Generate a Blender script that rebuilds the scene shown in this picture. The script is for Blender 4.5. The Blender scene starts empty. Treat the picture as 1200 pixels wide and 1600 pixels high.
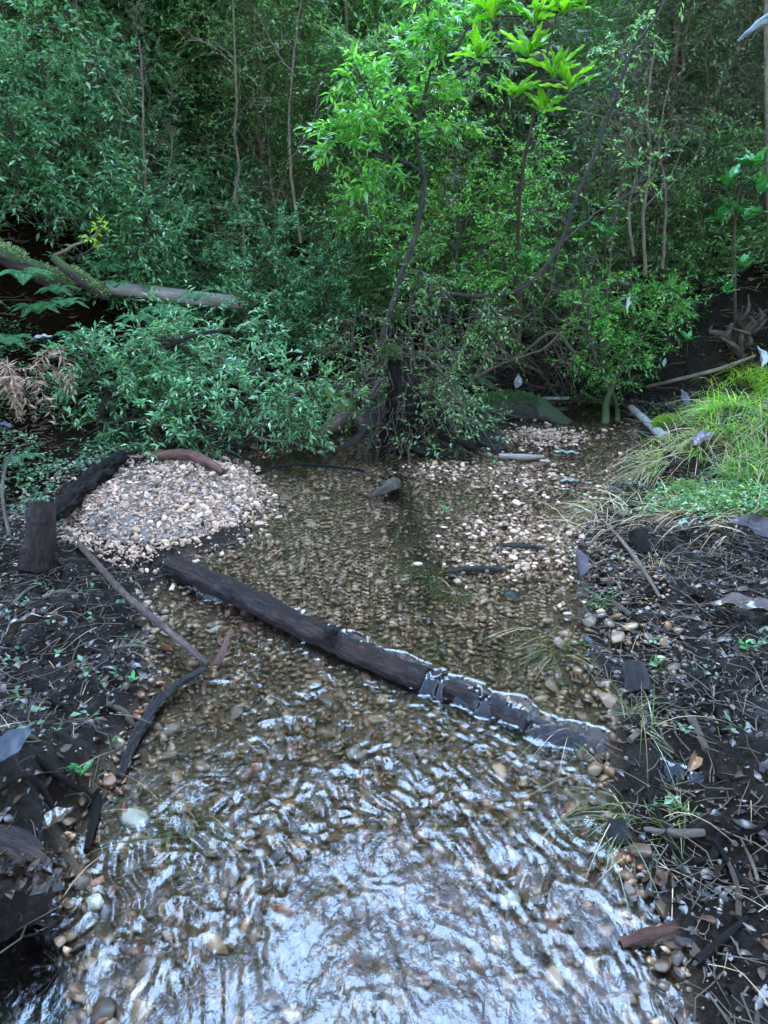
import bpy, math, random
import numpy as np
from mathutils import Vector, Matrix

rng = np.random.default_rng(7)
random.seed(7)
sc = bpy.context.scene
PI = math.pi
R = math.radians

# ------------------------------------------------------------------ camera, sky, sun, exposure
CAM_H, PITCH, FPX = 1.30, R(21.3), 1155.0
cam = bpy.data.cameras.new('camera')
cam.sensor_fit = 'VERTICAL'; cam.sensor_height = 24.0
cam.lens = 12.0 / (800.0 / FPX)
cam.clip_start = 0.05; cam.clip_end = 500
cob = bpy.data.objects.new('camera', cam)
cob.location = (0, 0, CAM_H); cob.rotation_euler = (R(90) - PITCH, 0, 0)
sc.collection.objects.link(cob); sc.camera = cob

SUN_EL, SUN_AZ = R(73), R(-16)
world = bpy.data.worlds.new('World'); sc.world = world; world.use_nodes = True
wn = world.node_tree
for n in list(wn.nodes): wn.nodes.remove(n)
sky = wn.nodes.new('ShaderNodeTexSky'); sky.sky_type = 'NISHITA'; sky.sun_disc = False
sky.sun_elevation = SUN_EL; sky.sun_rotation = SUN_AZ; sky.air_density = 1.0; sky.dust_density = .6; sky.ozone_density = 1.6
bgn = wn.nodes.new('ShaderNodeBackground'); bgn.inputs['Strength'].default_value = 0.15
wo = wn.nodes.new('ShaderNodeOutputWorld')
wn.links.new(sky.outputs[0], bgn.inputs[0]); wn.links.new(bgn.outputs[0], wo.inputs[0])

sun = bpy.data.lights.new('sun', 'SUN'); sun.energy = 1.4; sun.angle = R(46); sun.color = (0.33, 0.60, 1.0)
sob = bpy.data.objects.new('sun', sun); sc.collection.objects.link(sob)
sdir = Vector((math.sin(SUN_AZ) * math.cos(SUN_EL), math.cos(SUN_AZ) * math.cos(SUN_EL), math.sin(SUN_EL)))
sob.rotation_euler = sdir.to_track_quat('Z', 'Y').to_euler()

sc.view_settings.view_transform = 'Standard'; sc.view_settings.look = 'None'
sc.view_settings.exposure = 3.0; sc.view_settings.gamma = 1.0
sc.view_settings.use_curve_mapping = False
sc.cycles.use_denoising = True
sc.cycles.max_bounces = 8; sc.cycles.diffuse_bounces = 3; sc.cycles.glossy_bounces = 3
sc.cycles.transmission_bounces = 5; sc.cycles.transparent_max_bounces = 10
sc.cycles.sample_clamp_indirect = 6.0; sc.cycles.sample_clamp_direct = 0.0

# ------------------------------------------------------------------ numpy noise
def _h(ix, iy, iz, s):
    n = (ix.astype(np.int64) * 374761393 + iy.astype(np.int64) * 668265263 + iz.astype(np.int64) * 2147483647 + s * 974634777) & 0xffffffff
    n = ((n ^ (n >> 13)) * 1274126177) & 0xffffffff
    n = ((n ^ (n >> 16)) * 2246822519) & 0xffffffff
    return ((n ^ (n >> 15)) & 0xffffff) / float(0xffffff)
def vn(x, y, z=0.0, s=0):
    x, y, z = np.broadcast_arrays(np.asarray(x, float), np.asarray(y, float), np.asarray(z, float))
    xi, yi, zi = np.floor(x), np.floor(y), np.floor(z)
    fx, fy, fz = x - xi, y - yi, z - zi
    fx, fy, fz = (f * f * f * (f * (f * 6 - 15) + 10) for f in (fx, fy, fz))
    r = 0
    for a in (0, 1):
        for b in (0, 1):
            for c in (0, 1):
                w = (fx if a else 1 - fx) * (fy if b else 1 - fy) * (fz if c else 1 - fz)
                r = r + w * _h(xi + a, yi + b, zi + c, s)
    return r * 2 - 1
def fbm(x, y, z=0.0, s=0, o=3):
    r, a, t = 0, 1.0, 0
    for i in range(o):
        r = r + a * vn(x * 2.03**i, y * 2.03**i, np.asarray(z) * 2.03**i, s + i); t += a; a *= .5
    return r / t
def ss(a, b, x):
    t = np.clip((np.asarray(x, float) - a) / (b - a), 0, 1)
    return t * t * (3 - 2 * t)
def unit(v):
    return v / np.maximum(np.linalg.norm(v, axis=-1, keepdims=True), 1e-9)

# ------------------------------------------------------------------ places on the ground
CP, SP = math.cos(PITCH), math.sin(PITCH)
def ray(px, py):
    u, v = (px - 600) / FPX, (800 - py) / FPX
    return np.array([u, CP + v * SP, -SP + v * CP])
def Pz(px, py, z=0.0):
    d = ray(px, py); t = (z - CAM_H) / d[2]
    return np.array([0, 0, CAM_H]) + d * t
def Q(px, py, Y):
    d = ray(px, py)
    return np.array([0, 0, CAM_H]) + d * (Y / d[1])

_edge = [(135,1640),(112,1480),(105,1380),(120,1290),(175,1210),(215,1120),(250,1060),(228,1000),(238,940),(290,892),(380,868),(412,820),(415,790),
  (388,745),(372,730),(480,715),(560,700),(620,712),(700,705),(770,695),(785,668),(850,642),(960,640),(995,655),(985,700),(965,745),(935,790),(905,830),
  (885,870),(905,930),(895,990),(915,1060),(950,1120),(945,1180),(935,1260),(985,1340),(1020,1420),(1055,1520),(1070,1640)]
CH = [Pz(a, b)[:2] for a, b in _edge]
CH = np.array([(-0.75, -0.5), (-0.62, 0.5)] + [tuple(c) for c in CH] + [(0.55, 0.5), (0.7, -0.5), (0.8, -3.0), (-0.9, -3.0)])
def sdf(x, y):
    x = np.asarray(x, float); y = np.asarray(y, float)
    d = np.full(x.shape, 1e9); inside = np.zeros(x.shape, bool)
    n = len(CH)
    for i in range(n):
        a, b = CH[i], CH[(i + 1) % n]
        ex, ey = b - a; wx, wy = x - a[0], y - a[1]
        t = np.clip((wx * ex + wy * ey) / (ex * ex + ey * ey), 0, 1)
        d = np.minimum(d, (wx - ex * t)**2 + (wy - ey * t)**2)
        c = ((a[1] > y) != (b[1] > y)) & (x < (b[0] - a[0]) * (y - a[1]) / (b[1] - a[1] + 1e-12) + a[0])
        inside ^= c
    d = np.sqrt(d)
    return np.where(inside, -d, d)

LA, LB = Pz(275, 888, .05)[:2], Pz(888, 1138, .04)[:2]
LD = (LB - LA) / np.linalg.norm(LB - LA); LN = np.array([-LD[1], LD[0]])
if LN[1] < 0: LN = -LN
LLEN = float(np.linalg.norm(LB - LA))
STEP = 0.052
def log_coords(x, y):
    rx, ry = x - LA[0], y - LA[1]
    return rx * LD[0] + ry * LD[1], rx * LN[0] + ry * LN[1]      # along, across (positive upstream)
BARC = Pz(268, 806)[:2]
def gau(x, y, c, rx, ry):
    return np.exp(-(((x - c[0]) / rx)**2 + ((y - c[1]) / ry)**2))
G1, G2, G3 = Pz(1160, 745), Pz(1160, 640), Pz(-60, 1340)
G4 = Pz(30, 905)
def height(x, y):
    x = np.asarray(x, float); y = np.asarray(y, float)
    d = sdf(x, y) + .022 * vn(x * 9, y * 9, 0, 3) + .012 * vn(x * 23, y * 23, 0, 4)
    a, s = log_coords(x, y)
    up = STEP * ss(-.10, .12, s)
    ins = -0.012 - (.040 - .016 * ss(2.3, 3.0, y)) * ss(0, .16, -d)
    ins = ins + .012 * vn(x * 4, y * 4, 0, 5) * ss(0, .1, -d)
    out = .022 * ss(0, .05, d) + .04 * ss(.02, .45, d) + .05 * ss(.3, 1.2, d)
    out = out + (.022 * vn(x * 5, y * 5, 0, 11) + .016 * vn(x * 14, y * 14, 0, 12) + .008 * vn(x * 37, y * 37, 0, 13)) * ss(0, .12, d)
    lump = np.abs(vn(x * 17, y * 17, 0, 14)) + .5 * np.abs(vn(x * 33, y * 33, 0, 15))
    out = out + (.020 * lump - .008) * ss(0, .10, d) * ss(3.4, 2.4, y)
    flood = np.maximum(gau(x, y, Pz(965, 960)[:2], .22, .55), .8 * gau(x, y, Pz(1110, 1400)[:2], .16, .16))
    flood = np.maximum(flood, .75 * gau(x, y, Pz(1050, 1220)[:2], .18, .16))
    flood = np.maximum(flood, .95 * gau(x, y, Pz(1185, 1370)[:2], .07, .06))
    out = out * (1 - .85 * flood) + flood * (.018 * vn(x * 11, y * 11, 0, 16) + .008 * vn(x * 30, y * 30, 0, 17) - .006)
    out = out + .05 * gau(x, y, LB + LD * .13, .12, .10)
    # gravel bar
    e = np.maximum(0, 1 - ((x - BARC[0]) / .50)**2 - ((y - BARC[1]) / .66)**2)
    bar = .085 * e**.8
    out = np.maximum(out * (1 - .75 * ss(0, .3, e)), 0) + bar * ss(-.03, .06, d)
    # right grassy hummocks, near left undercut bank, left mud shelf
    out = out + ss(0, .25, d) * (.27 * gau(x, y, G1, .50, .46) + .26 * gau(x, y, G2, .7, .6))
    pit = Pz(25, 1560)[:2]
    out = out - .30 * ss(0, .08, d) * gau(x, y, pit, .17, .16)
    out = out + ss(0.0, .10, d) * (.26 * gau(x, y, G3, .34, .30) + .08 * gau(x, y, G4, .4, .4))
    # slopes behind
    back = ss(4.7, 6.2, y) * .26 + .11 * np.clip(y - 6, 0, 40)**.9
    lb = .78 * ss(.05, 1.5, d) * ss(-1.0, -2.6, x) * ss(3.7, 5.6, y) + .25 * ss(.1, .8, d) * ss(-1.5, -2.2, x) * ss(2.6, 4.0, y)
    hill = .27 * np.clip(y - 14, 0, 5)
    rb = .55 * ss(1.5, 3.2, x) * ss(3.8, 6.0, y)
    out = out + (back + lb + rb + hill) * ss(0, .5, d)
    far = np.abs(x) > 12
    out = out + np.where(far, .03 * (np.abs(x) - 12), 0)
    w = ss(-.012, .02, d)
    return ins * (1 - w) + out * w + up
_ts = np.concatenate([np.arange(.9, 8, .01), np.arange(8, 30, .05)])
def G(px, py, lift=0.0):
    d = ray(px, py)
    p = np.array([0, 0, CAM_H])[None] + _ts[:, None] * d[None]
    below = p[:, 2] < height(p[:, 0], p[:, 1])
    i = int(np.argmax(below)) if below.any() else len(_ts) - 1
    q = p[i].copy(); q[2] = float(height(q[0:1], q[1:2])[0]) + lift
    return q
def silt(x, y):      # the dark muddy run down the middle, above the log
    return np.exp(-((x - (.11 - .09 * (y - 3)) - .05 * vn(x * 3, y * 5, 0, 31)) / .10)**2) * ss(2.15, 2.4, y) * ss(4.4, 3.8, y)
def hz(x, y): return float(height(np.array([x]), np.array([y]))[0])

# ------------------------------------------------------------------ mesh building
COL = sc.collection
class Buf:
    def __init__(s): s.v = []; s.a = []; s.hasa = False; s.f = {3: [], 4: []}; s.m = {3: [], 4: []}; s.n = 0
    def add(s, V, F, m=0, A=None):
        V = np.asarray(V, float).reshape(-1, 3); F = np.asarray(F, np.int64)
        if len(F) == 0: return
        k = F.shape[1]; s.v.append(V); s.a.append(np.zeros_like(V) if A is None else np.asarray(A, float).reshape(-1, 3)); s.hasa |= A is not None; s.f[k].append(F + s.n); s.m[k].append(np.full(len(F), m)); s.n += len(V)
    def mesh(s, name, mats, smooth=True):
        me = bpy.data.meshes.new(name)
        V = np.concatenate(s.v)
        loops, starts, mi = [], [], []; st = 0
        for k in (3, 4):
            if s.f[k]:
                F = np.concatenate(s.f[k]); loops.append(F.ravel()); starts.append(st + np.arange(len(F)) * k); st += F.size; mi.append(np.concatenate(s.m[k]))
        loops = np.concatenate(loops); starts = np.concatenate(starts); mi = np.concatenate(mi)
        me.vertices.add(len(V)); me.vertices.foreach_set('co', V.astype(np.float32).ravel())
        me.loops.add(len(loops)); me.loops.foreach_set('vertex_index', loops.astype(np.int32))
        me.polygons.add(len(starts)); me.polygons.foreach_set('loop_start', starts.astype(np.int32))
        me.update(calc_edges=True)
        me.polygons.foreach_set('material_index', mi.astype(np.int32))
        me.polygons.foreach_set('use_smooth', np.full(len(starts), smooth))
        for m in (mats if isinstance(mats, (list, tuple)) else [mats]): me.materials.append(m)
        if s.hasa: me.attributes.new('grain', 'FLOAT_VECTOR', 'POINT').data.foreach_set('vector', np.concatenate(s.a).astype(np.float32).ravel())
        me.update()
        return me
    def obj(s, name, mats, parent=None, smooth=True, kind=None):
        return link(name, s.mesh(name, mats, smooth), parent, kind)
def link(name, me, parent=None, kind=None):
    o = bpy.data.objects.new(name, me); COL.objects.link(o)
    if parent is not None: o.parent = parent
    if kind: o['kind'] = kind
    return o
def tag(o, label, cat, group=None):
    o['label'] = label; o['category'] = cat
    if group: o['group'] = group
    return o
def empty(name, loc=(0, 0, 0), rz=0.0, label=None, cat=None, group=None):
    o = bpy.data.objects.new(name, None); o.location = Vector([float(c) for c in loc]); o.rotation_euler = (0, 0, rz)
    o.empty_display_size = .1; COL.objects.link(o)
    if label: tag(o, label, cat, group)
    return o
def copy_thing(root, label=None, group=None):
    c = root.copy(); COL.objects.link(c)
    if label: c['label'] = label
    if group: c['group'] = group
    for ch in root.children:
        k = ch.copy(); COL.objects.link(k); k.parent = c
        for g in ch.children:
            gg = g.copy(); COL.objects.link(gg); gg.parent = k
    return c
def set_mat(o, slot, mat):
    if o.type == 'MESH' and len(o.material_slots) > slot:
        o.material_slots[slot].link = 'OBJECT'; o.material_slots[slot].material = mat

def spline(pts, n):
    pts = np.asarray(pts, float); k = len(pts)
    if k == 2: return pts[0] + (pts[1] - pts[0]) * np.linspace(0, 1, n)[:, None]
    seg = np.linalg.norm(np.diff(pts[:, :3], axis=0), axis=1); t = np.concatenate([[0], np.cumsum(seg)]); t /= t[-1]
    m = np.gradient(pts, t, axis=0); u = np.linspace(0, 1, n); i = np.clip(np.searchsorted(t, u, 'right') - 1, 0, k - 2)
    h = (t[i + 1] - t[i])[:, None]; f = ((u - t[i])[:, None]) / h
    return (2*f**3-3*f**2+1)*pts[i] + (f**3-2*f**2+f)*h*m[i] + (-2*f**3+3*f**2)*pts[i+1] + (f**3-f**2)*h*m[i+1]
def tubes(P, Rr, S=3):
    """P (N,K,3), Rr (N,K)"""
    P = np.asarray(P, float); Rr = np.asarray(Rr, float); N, K, _ = P.shape
    T = unit(np.gradient(P, axis=1)); ref = np.where(np.abs(T[..., 2:3]) > .9, np.array([1., 0, 0]), np.array([0, 0, 1.]))
    U = unit(np.cross(T, ref)); W = np.cross(T, U)
    a = np.arange(S) * 2 * PI / S
    V = P[:, :, None] + Rr[:, :, None, None] * (U[:, :, None] * np.cos(a)[None, None, :, None] + W[:, :, None] * np.sin(a)[None, None, :, None])
    b = (np.arange(N) * K * S)[:, None, None]; i = (np.arange(K - 1) * S)[None, :, None]; j = np.arange(S)[None, None]; j2 = (j + 1) % S
    F = np.stack([b + i + j, b + i + j2, b + i + S + j2, b + i + S + j], -1).reshape(-1, 4)
    return V.reshape(-1, 3), F
def bark(buf, pts, radii, S=14, n=30, amp=.12, s=0, m=0, ridge=5.0, cap=True, knots=0):
    """an uneven round limb with ridges running along it and closed ends"""
    rad = np.interp(np.linspace(0, 1, n), np.linspace(0, 1, len(radii)), radii)
    C = spline(pts, n); T = unit(np.gradient(C, axis=0))
    ref = np.array([1., 0, 0]) if abs(T[:, 2].mean()) > .8 else np.array([0, 0, 1.])
    U = unit(np.cross(T, ref)); W = np.cross(T, U)
    a = np.arange(S) * 2 * PI / S
    l = np.linspace(0, 1, n) * np.linalg.norm(np.diff(C, axis=0), axis=1).sum()
    ca, sa = np.cos(a)[None], np.sin(a)[None]; L = l[:, None]
    mr = max(radii)
    disp = 1 + amp * fbm(ca * ridge * .5, sa * ridge * .5, L / mr * .35, s, 3) + amp * .7 * vn(ca * 1.1, sa * 1.1, L / mr * .6, s + 9) + amp * .45 * vn(ca * 5, sa * 5, L / mr * 1.6, s + 17) + amp * .3 * vn(ca * 9, sa * 9, L / mr * 4, s + 23)
    rr = rad[:, None] * disp
    V = C[:, None] + rr[..., None] * (U[:, None] * ca[..., None] + W[:, None] * sa[..., None])
    i = (np.arange(n - 1) * S)[:, None]; j = np.arange(S)[None]; j2 = (j + 1) % S
    F = np.stack([i + j, i + j2, i + S + j2, i + S + j], -1).reshape(-1, 4)
    A = np.stack([ca * mr + 0 * L, sa * mr + 0 * L, L * .22 + 0 * ca + s * .37], -1)
    buf.add(V.reshape(-1, 3), F, m, A)
    if cap:
        for e, sg in ((0, -1), (n - 1, 1)):
            ring = V[e]; inner = C[e] + (ring - C[e]) * .55 - T[e] * sg * rad[e] * .12
            cc = C[e] - T[e] * sg * rad[e] * .1
            VV = np.concatenate([ring, inner, cc[None]]); jj = np.arange(S); k2 = (jj + 1) % S
            q = np.stack([jj, k2, S + k2, S + jj], -1); tr = np.stack([S + jj, S + k2, np.full(S, 2 * S)], -1)
            if sg < 0: q = q[:, ::-1]; tr = tr[:, ::-1]
            AA = (VV - C[e]) + s * .37; buf.add(VV, q, m, AA); buf.add(VV, tr, m, AA)
def leafs(buf, p, d, nrm, L, W, m=0, droop=.18, fold=.16):
    p = np.asarray(p); d = unit(d); s = unit(np.cross(d, nrm)); n = np.cross(s, d)
    L = np.broadcast_to(L, len(p))[:, None]; W = np.broadcast_to(W, len(p))[:, None]
    mid = p + d * L * .42
    a = mid + s * W * .5 + n * W * fold; b = mid - s * W * .5 + n * W * fold
    tip = p + d * L - n * L * droop
    V = np.stack([p, a, b, mid, tip], 1).reshape(-1, 3); k = (np.arange(len(p)) * 5)[:, None]
    F = np.concatenate([k + np.array([[0, 3, 1]]), k + np.array([[0, 2, 3]]), k + np.array([[1, 3, 4]]), k + np.array([[3, 2, 4]])])
    buf.add(V, F, m)
def curled(buf, p, d, nrm, L, W, rg, m=0, nu=6):
    N = len(p); d = unit(d); sd = unit(np.cross(d, nrm)); n = np.cross(sd, d)
    u = np.linspace(0, 1, nu)[None, :, None]; v = np.array([-1., 0, 1])[None, None]
    L = np.broadcast_to(L, N)[:, None, None]; W = np.broadcast_to(W, N)[:, None, None]
    w = W * .5 * np.sin(PI * u**rg.uniform(.7, 1.2, (N, 1, 1))) + .0004
    cup = rg.uniform(-.6, 1., (N, 1, 1)); curl = rg.normal(0, .35, (N, 1, 1)); tw = rg.normal(0, .8, (N, 1, 1)) * (u - .5)
    bend = rg.normal(0, .25, (N, 1, 1)) * L * (u - .5)**2; jag = 1 + .18 * rg.normal(0, 1, (N, nu, 3))
    x = v * w * jag; z = cup * np.abs(v) * w * .7 - curl * L * (u - .5)**2 * 1.6 + tw * x
    V = p[:, None, None] + d[:, None, None] * (L * (u - .5))[..., None] + sd[:, None, None] * (x + bend)[..., None] + n[:, None, None] * z[..., None]
    k = (np.arange(N) * nu * 3)[:, None, None]; i = (np.arange(nu - 1) * 3)[None, :, None]; j = np.arange(2)[None, None]
    F = np.stack([k + i + j, k + i + j + 1, k + i + 4 + j, k + i + 3 + j], -1).reshape(-1, 4); buf.add(V.reshape(-1, 3), F, m)
def blades(buf, p, d0, L, W, bend, K=5, m=0, rg=rng):
    """grass: p base, d0 start direction, bends over and down"""
    N = len(p); t = np.linspace(0, 1, K)[None, :, None]
    hd = d0.copy(); hd[:, 2] = 0; hd = unit(hd)
    L = np.broadcast_to(L, N)[:, None, None]; bend = np.broadcast_to(bend, N)[:, None, None]
    C = p[:, None] + unit(d0)[:, None] * L * t + hd[:, None] * L * bend * t**2 * .6 - np.array([0, 0, 1.])[None, None] * L * bend * t**2.2
    s = unit(np.cross(hd, np.array([0, 0, 1.])) + rg.normal(0, .4, (N, 3)))[:, None]
    w = (np.broadcast_to(W, N)[:, None, None] * (1 - t**1.5) + .0003) * .5
    V = np.stack([C + s * w, C - s * w], 2).reshape(-1, 3)
    k = (np.arange(N) * K * 2)[:, None, None]; i = (np.arange(K - 1) * 2)[None, :, None]
    F = (k + i + np.array([0, 1, 3, 2])[None, None]).reshape(-1, 4)
    buf.add(V, F, m)
def rnd_dirs(n, rg=rng): return unit(rg.normal(0, 1, (n, 3)))

def twiggery(buf, spines, rg, n1=30, l1=.5, n2=5, l2=.22, q=10, L=.05, W=.018, t0=.2, up=.35, lm=1, bm=0, droop=.25, bare=.0, r1=.004, minw=.35):
    """twigs off each spine, side twigs off those, leaves along the side twigs"""
    for sp in spines:
        sp = np.asarray(sp, float); K = len(sp)
        t = rg.uniform(t0, 1, n1); f = t * (K - 1); i = np.clip(f.astype(int), 0, K - 2); o = sp[i] + (sp[i + 1] - sp[i]) * (f - i)[:, None]
        T = unit(sp[i + 1] - sp[i])
        az = rnd_dirs(n1, rg); perp = unit(az - T * (az * T).sum(-1, keepdims=True))
        d = unit(perp + T * .35 + np.array([0, 0, up]))
        ln = l1 * (1 - .55 * t) * rg.uniform(.6, 1.2, n1)
        tt = np.linspace(0, 1, 6)[None, :, None]
        wob = np.cumsum(rg.normal(0, .07, (n1, 6, 3)), 1); wob[:, 0] = 0
        P1 = o[:, None] + (d[:, None] * tt + wob * tt**.5) * ln[:, None, None] - np.array([0, 0, 1.]) * droop * tt**2 * ln[:, None, None]
        V, F = tubes(P1, (r1 * (1 - .7 * np.linspace(0, 1, 6)))[None] * (.6 + .4 * (ln / l1))[:, None], 3); buf.add(V, F, bm)
        # side twigs
        o2, d2 = [], []
        for k in range(n2):
            g = .25 + .75 * (k + rg.uniform(0, 1, n1)) / n2; ff = g * 5; ii = np.clip(ff.astype(int), 0, 4)
            ar = np.arange(n1); a = P1[ar, ii] + (P1[ar, ii + 1] - P1[ar, ii]) * (ff - ii)[:, None]
            tt1 = unit(P1[ar, ii + 1] - P1[ar, ii]); az = rnd_dirs(n1, rg); az[:, 2] *= .5
            pp = unit(az - tt1 * (az * tt1).sum(-1, keepdims=True)); o2.append(a); d2.append(unit(pp + tt1 * .8 + np.array([0, 0, .15])))
        o2 = np.concatenate(o2); d2 = np.concatenate(d2); n = len(o2)
        l2_ = l2 * rg.uniform(.5, 1.2, n); t3 = np.linspace(0, 1, 4)[None, :, None]
        w2 = np.cumsum(rg.normal(0, .06, (n, 4, 3)), 1); w2[:, 0] = 0
        P2 = o2[:, None] + (d2[:, None] * t3 + w2) * l2_[:, None, None] - np.array([0, 0, 1.]) * .2 * t3**2 * l2_[:, None, None]
        V, F = tubes(P2, np.array([.0016, .0013, .001, .0006])[None] * np.ones((n, 1)) * (r1 / .004), 3); buf.add(V, F, bm)
        keep = rg.uniform(0, 1, n) > bare
        P2 = P2[keep]; n = len(P2)
        if n == 0: continue
        for k in range(q):
            g = .12 + .88 * (k + .5) / q; ff = np.full(n, g * 3); ii = np.clip(ff.astype(int), 0, 2)
            ar = np.arange(n); a = P2[ar, ii] + (P2[ar, ii + 1] - P2[ar, ii]) * (ff - ii)[:, None]
            td = unit(P2[ar, ii + 1] - P2[ar, ii]); side = unit(np.cross(td, np.array([0, 0, 1.]) + rg.normal(0, .3, (n, 3)))) * (1 if k % 2 else -1)
            if k == q - 1: ld = td + rg.normal(0, .2, (n, 3))
            else: ld = td * .75 + side * .8 + rg.normal(0, .3, (n, 3)) + np.array([0, 0, .15])
            nr = np.array([0, 0, 1.]) + rg.normal(0, .45, (n, 3))
            sz = rg.uniform(.6, 1.15, n)
            leafs(buf, a, ld, nr, L * sz, W * sz * rg.uniform(.8, 1.2, n), lm)

# ------------------------------------------------------------------ materials
def mat(name): 
    m = bpy.data.materials.new(name); m.use_nodes = True; nt = m.node_tree
    return m, nt, nt.nodes['Principled BSDF'], nt.nodes['Material Output']
def ramp(nt, src, stops, interp='LINEAR'):
    r = nt.nodes.new('ShaderNodeValToRGB'); r.color_ramp.interpolation = interp
    e = r.color_ramp.elements
    while len(e) < len(stops): e.new(.5)
    for k, (p, c) in enumerate(stops): e[k].position = p; e[k].color = (*c, 1)
    nt.links.new(src, r.inputs[0]); return r.outputs[0]
def noise(nt, scale, detail=4, rough=.6, coord=None, dist=0.0):
    n = nt.nodes.new('ShaderNodeTexNoise'); n.inputs['Scale'].default_value = scale; n.inputs['Detail'].default_value = detail
    n.inputs['Roughness'].default_value = rough; n.inputs['Distortion'].default_value = dist
    if coord is not None: nt.links.new(coord, n.inputs['Vector'])
    return n.outputs['Fac']
def objco(nt, scale=None):
    t = nt.nodes.new('ShaderNodeTexCoord').outputs['Object']
    if scale:
        mp = nt.nodes.new('ShaderNodeMapping'); mp.inputs['Scale'].default_value = scale; nt.links.new(t, mp.inputs[0]); t = mp.outputs[0]
    return t
def bump(nt, b, src, strength=.4, dist=.01):
    n = nt.nodes.new('ShaderNodeBump'); n.inputs['Strength'].default_value = strength; n.inputs['Distance'].default_value = dist
    nt.links.new(src, n.inputs['Height']); nt.links.new(n.outputs[0], b.inputs['Normal']); return n
def math_(nt, op, a, b=None):
    n = nt.nodes.new('ShaderNodeMath'); n.operation = op
    for i, x in enumerate((a, b)):
        if x is None: continue
        if isinstance(x, (int, float)): n.inputs[i].default_value = x
        else: nt.links.new(x, n.inputs[i])
    return n.outputs[0]
def mixc(nt, f, a, b):
    n = nt.nodes.new('ShaderNodeMix'); n.data_type = 'RGBA'
    for s, x in ((0, f), (6, a), (7, b)):
        if isinstance(x, (int, float)): n.inputs[s].default_value = x
        elif isinstance(x, tuple): n.inputs[s].default_value = (*x, 1)
        else: nt.links.new(x, n.inputs[s])
    return n.outputs[2]
def piece_random(nt):
    g = nt.nodes.new('ShaderNodeNewGeometry').outputs['Random Per Island']
    o = nt.nodes.new('ShaderNodeObjectInfo').outputs['Random']
    return math_(nt, 'FRACT', math_(nt, 'ADD', g, o))

def leaf_mat(name, stops, rough=.35, trans=.35, tcol=None, spec=.5):
    m, nt, b, out = mat(name)
    c = ramp(nt, piece_random(nt), stops)
    nt.links.new(c, b.inputs['Base Color']); b.inputs['Roughness'].default_value = rough
    b.inputs['Specular IOR Level'].default_value = spec
    tr = nt.nodes.new('ShaderNodeBsdfTranslucent'); 
    h = nt.nodes.new('ShaderNodeHueSaturation'); h.inputs['Saturation'].default_value = 1.1; h.inputs['Value'].default_value = 2.0; h.inputs['Hue'].default_value = .485
    nt.links.new(c, h.inputs['Color']); nt.links.new(h.outputs[0], tr.inputs[0])
    mx = nt.nodes.new('ShaderNodeMixShader'); mx.inputs[0].default_value = trans
    nt.links.new(b.outputs[0], mx.inputs[1]); nt.links.new(tr.outputs[0], mx.inputs[2]); nt.links.new(mx.outputs[0], out.inputs[0])
    return m
M = {}
M['teal'] = leaf_mat('teal_leaves', [(0, (0.0419, 0.129, 0.0459)), (.4, (0.0699, 0.196, 0.0695)), (.8, (0.126, 0.284, 0.107)), (1, (0.28, 0.46, 0.214))], .26, .38, spec=.8)
M['green'] = leaf_mat('green_leaves', [(0, (0.0555, 0.135, 0.0455)), (.5, (0.103, 0.23, 0.0683)), (.85, (0.175, 0.325, 0.0911)), (1, (0.349, 0.46, 0.159))], .26, .45, spec=.8)
M['bright'] = leaf_mat('bright_green_leaves', [(0, (0.0518, 0.181, 0.0354)), (.5, (0.0932, 0.29, 0.0506)), (.85, (0.145, 0.374, 0.0708)), (1, (0.29, 0.459, 0.0911))], .26, .5, spec=.8)
M['lime'] = leaf_mat('yellow_green_leaves', [(0, (0.1322, 0.2898, 0.0368)), (.5, (0.238, 0.4226, 0.0552)), (.85, (0.3703, 0.5192, 0.0736)), (1, (0.5554, 0.5796, 0.1012))], .4, .5)
M['olive'] = leaf_mat('olive_grey_leaves', [(0, (0.0517, 0.084, 0.0385)), (.5, (0.092, 0.134, 0.0605)), (.85, (0.138, 0.19, 0.088)), (1, (0.253, 0.291, 0.165))], .38, .4)
M['big'] = leaf_mat('broad_glossy_leaves', [(0, (0.036, 0.165, 0.04)), (.5, (0.06, 0.242, 0.056)), (1, (0.108, 0.33, 0.088))], .3, .35)
M['biglime'] = leaf_mat('broad_backlit_green_leaves', [(0, (.12, .30, .04)), (.5, (.22, .44, .06)), (1, (.36, .55, .09))], .33, .55)  # backlit glow is worked into this yellow-green leaf colour
M['fern'] = leaf_mat('fern_leaflets', [(0, (.03, .11, .045)), (.6, (.06, .20, .07)), (1, (.12, .28, .10))], .45, .4)
M['grass'] = leaf_mat('grass_blades', [(0, (0.0331, 0.108, 0.0162)), (.5, (0.0729, 0.187, 0.027)), (.75, (0.133, 0.245, 0.0378)), (.9, (0.278, 0.302, 0.108)), (1, (0.331, 0.331, 0.162))], .4, .35)
M['wetgrass'] = leaf_mat('wet_grass_blades', [(0, (0.0322, 0.051, 0.0108)), (.5, (0.0644, 0.0935, 0.018)), (.85, (0.12, 0.128, 0.03)), (1, (0.221, 0.17, 0.06))], .25, .2)
M['drygrass'] = leaf_mat('dry_straw', [(0, (0.192, 0.12, 0.0546)), (.6, (0.336, 0.22, 0.1092)), (1, (0.504, 0.36, 0.2028))], .5, .2)
M['litter'] = leaf_mat('wet_dead_leaves', [(0, (0.0122, 0.00675, 0.00382)), (.4, (0.0265, 0.0135, 0.0071)), (.75, (0.051, 0.024, 0.0109)), (.93, (0.0765, 0.0338, 0.0153)), (1, (0.122, 0.0638, 0.0328))], .36, .02, spec=.5)
M['deadfern'] = leaf_mat('dry_dead_fronds', [(0, (0.144, 0.07, 0.0429)), (.5, (0.264, 0.15, 0.0936)), (1, (0.432, 0.28, 0.1872))], .6, .15)
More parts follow.
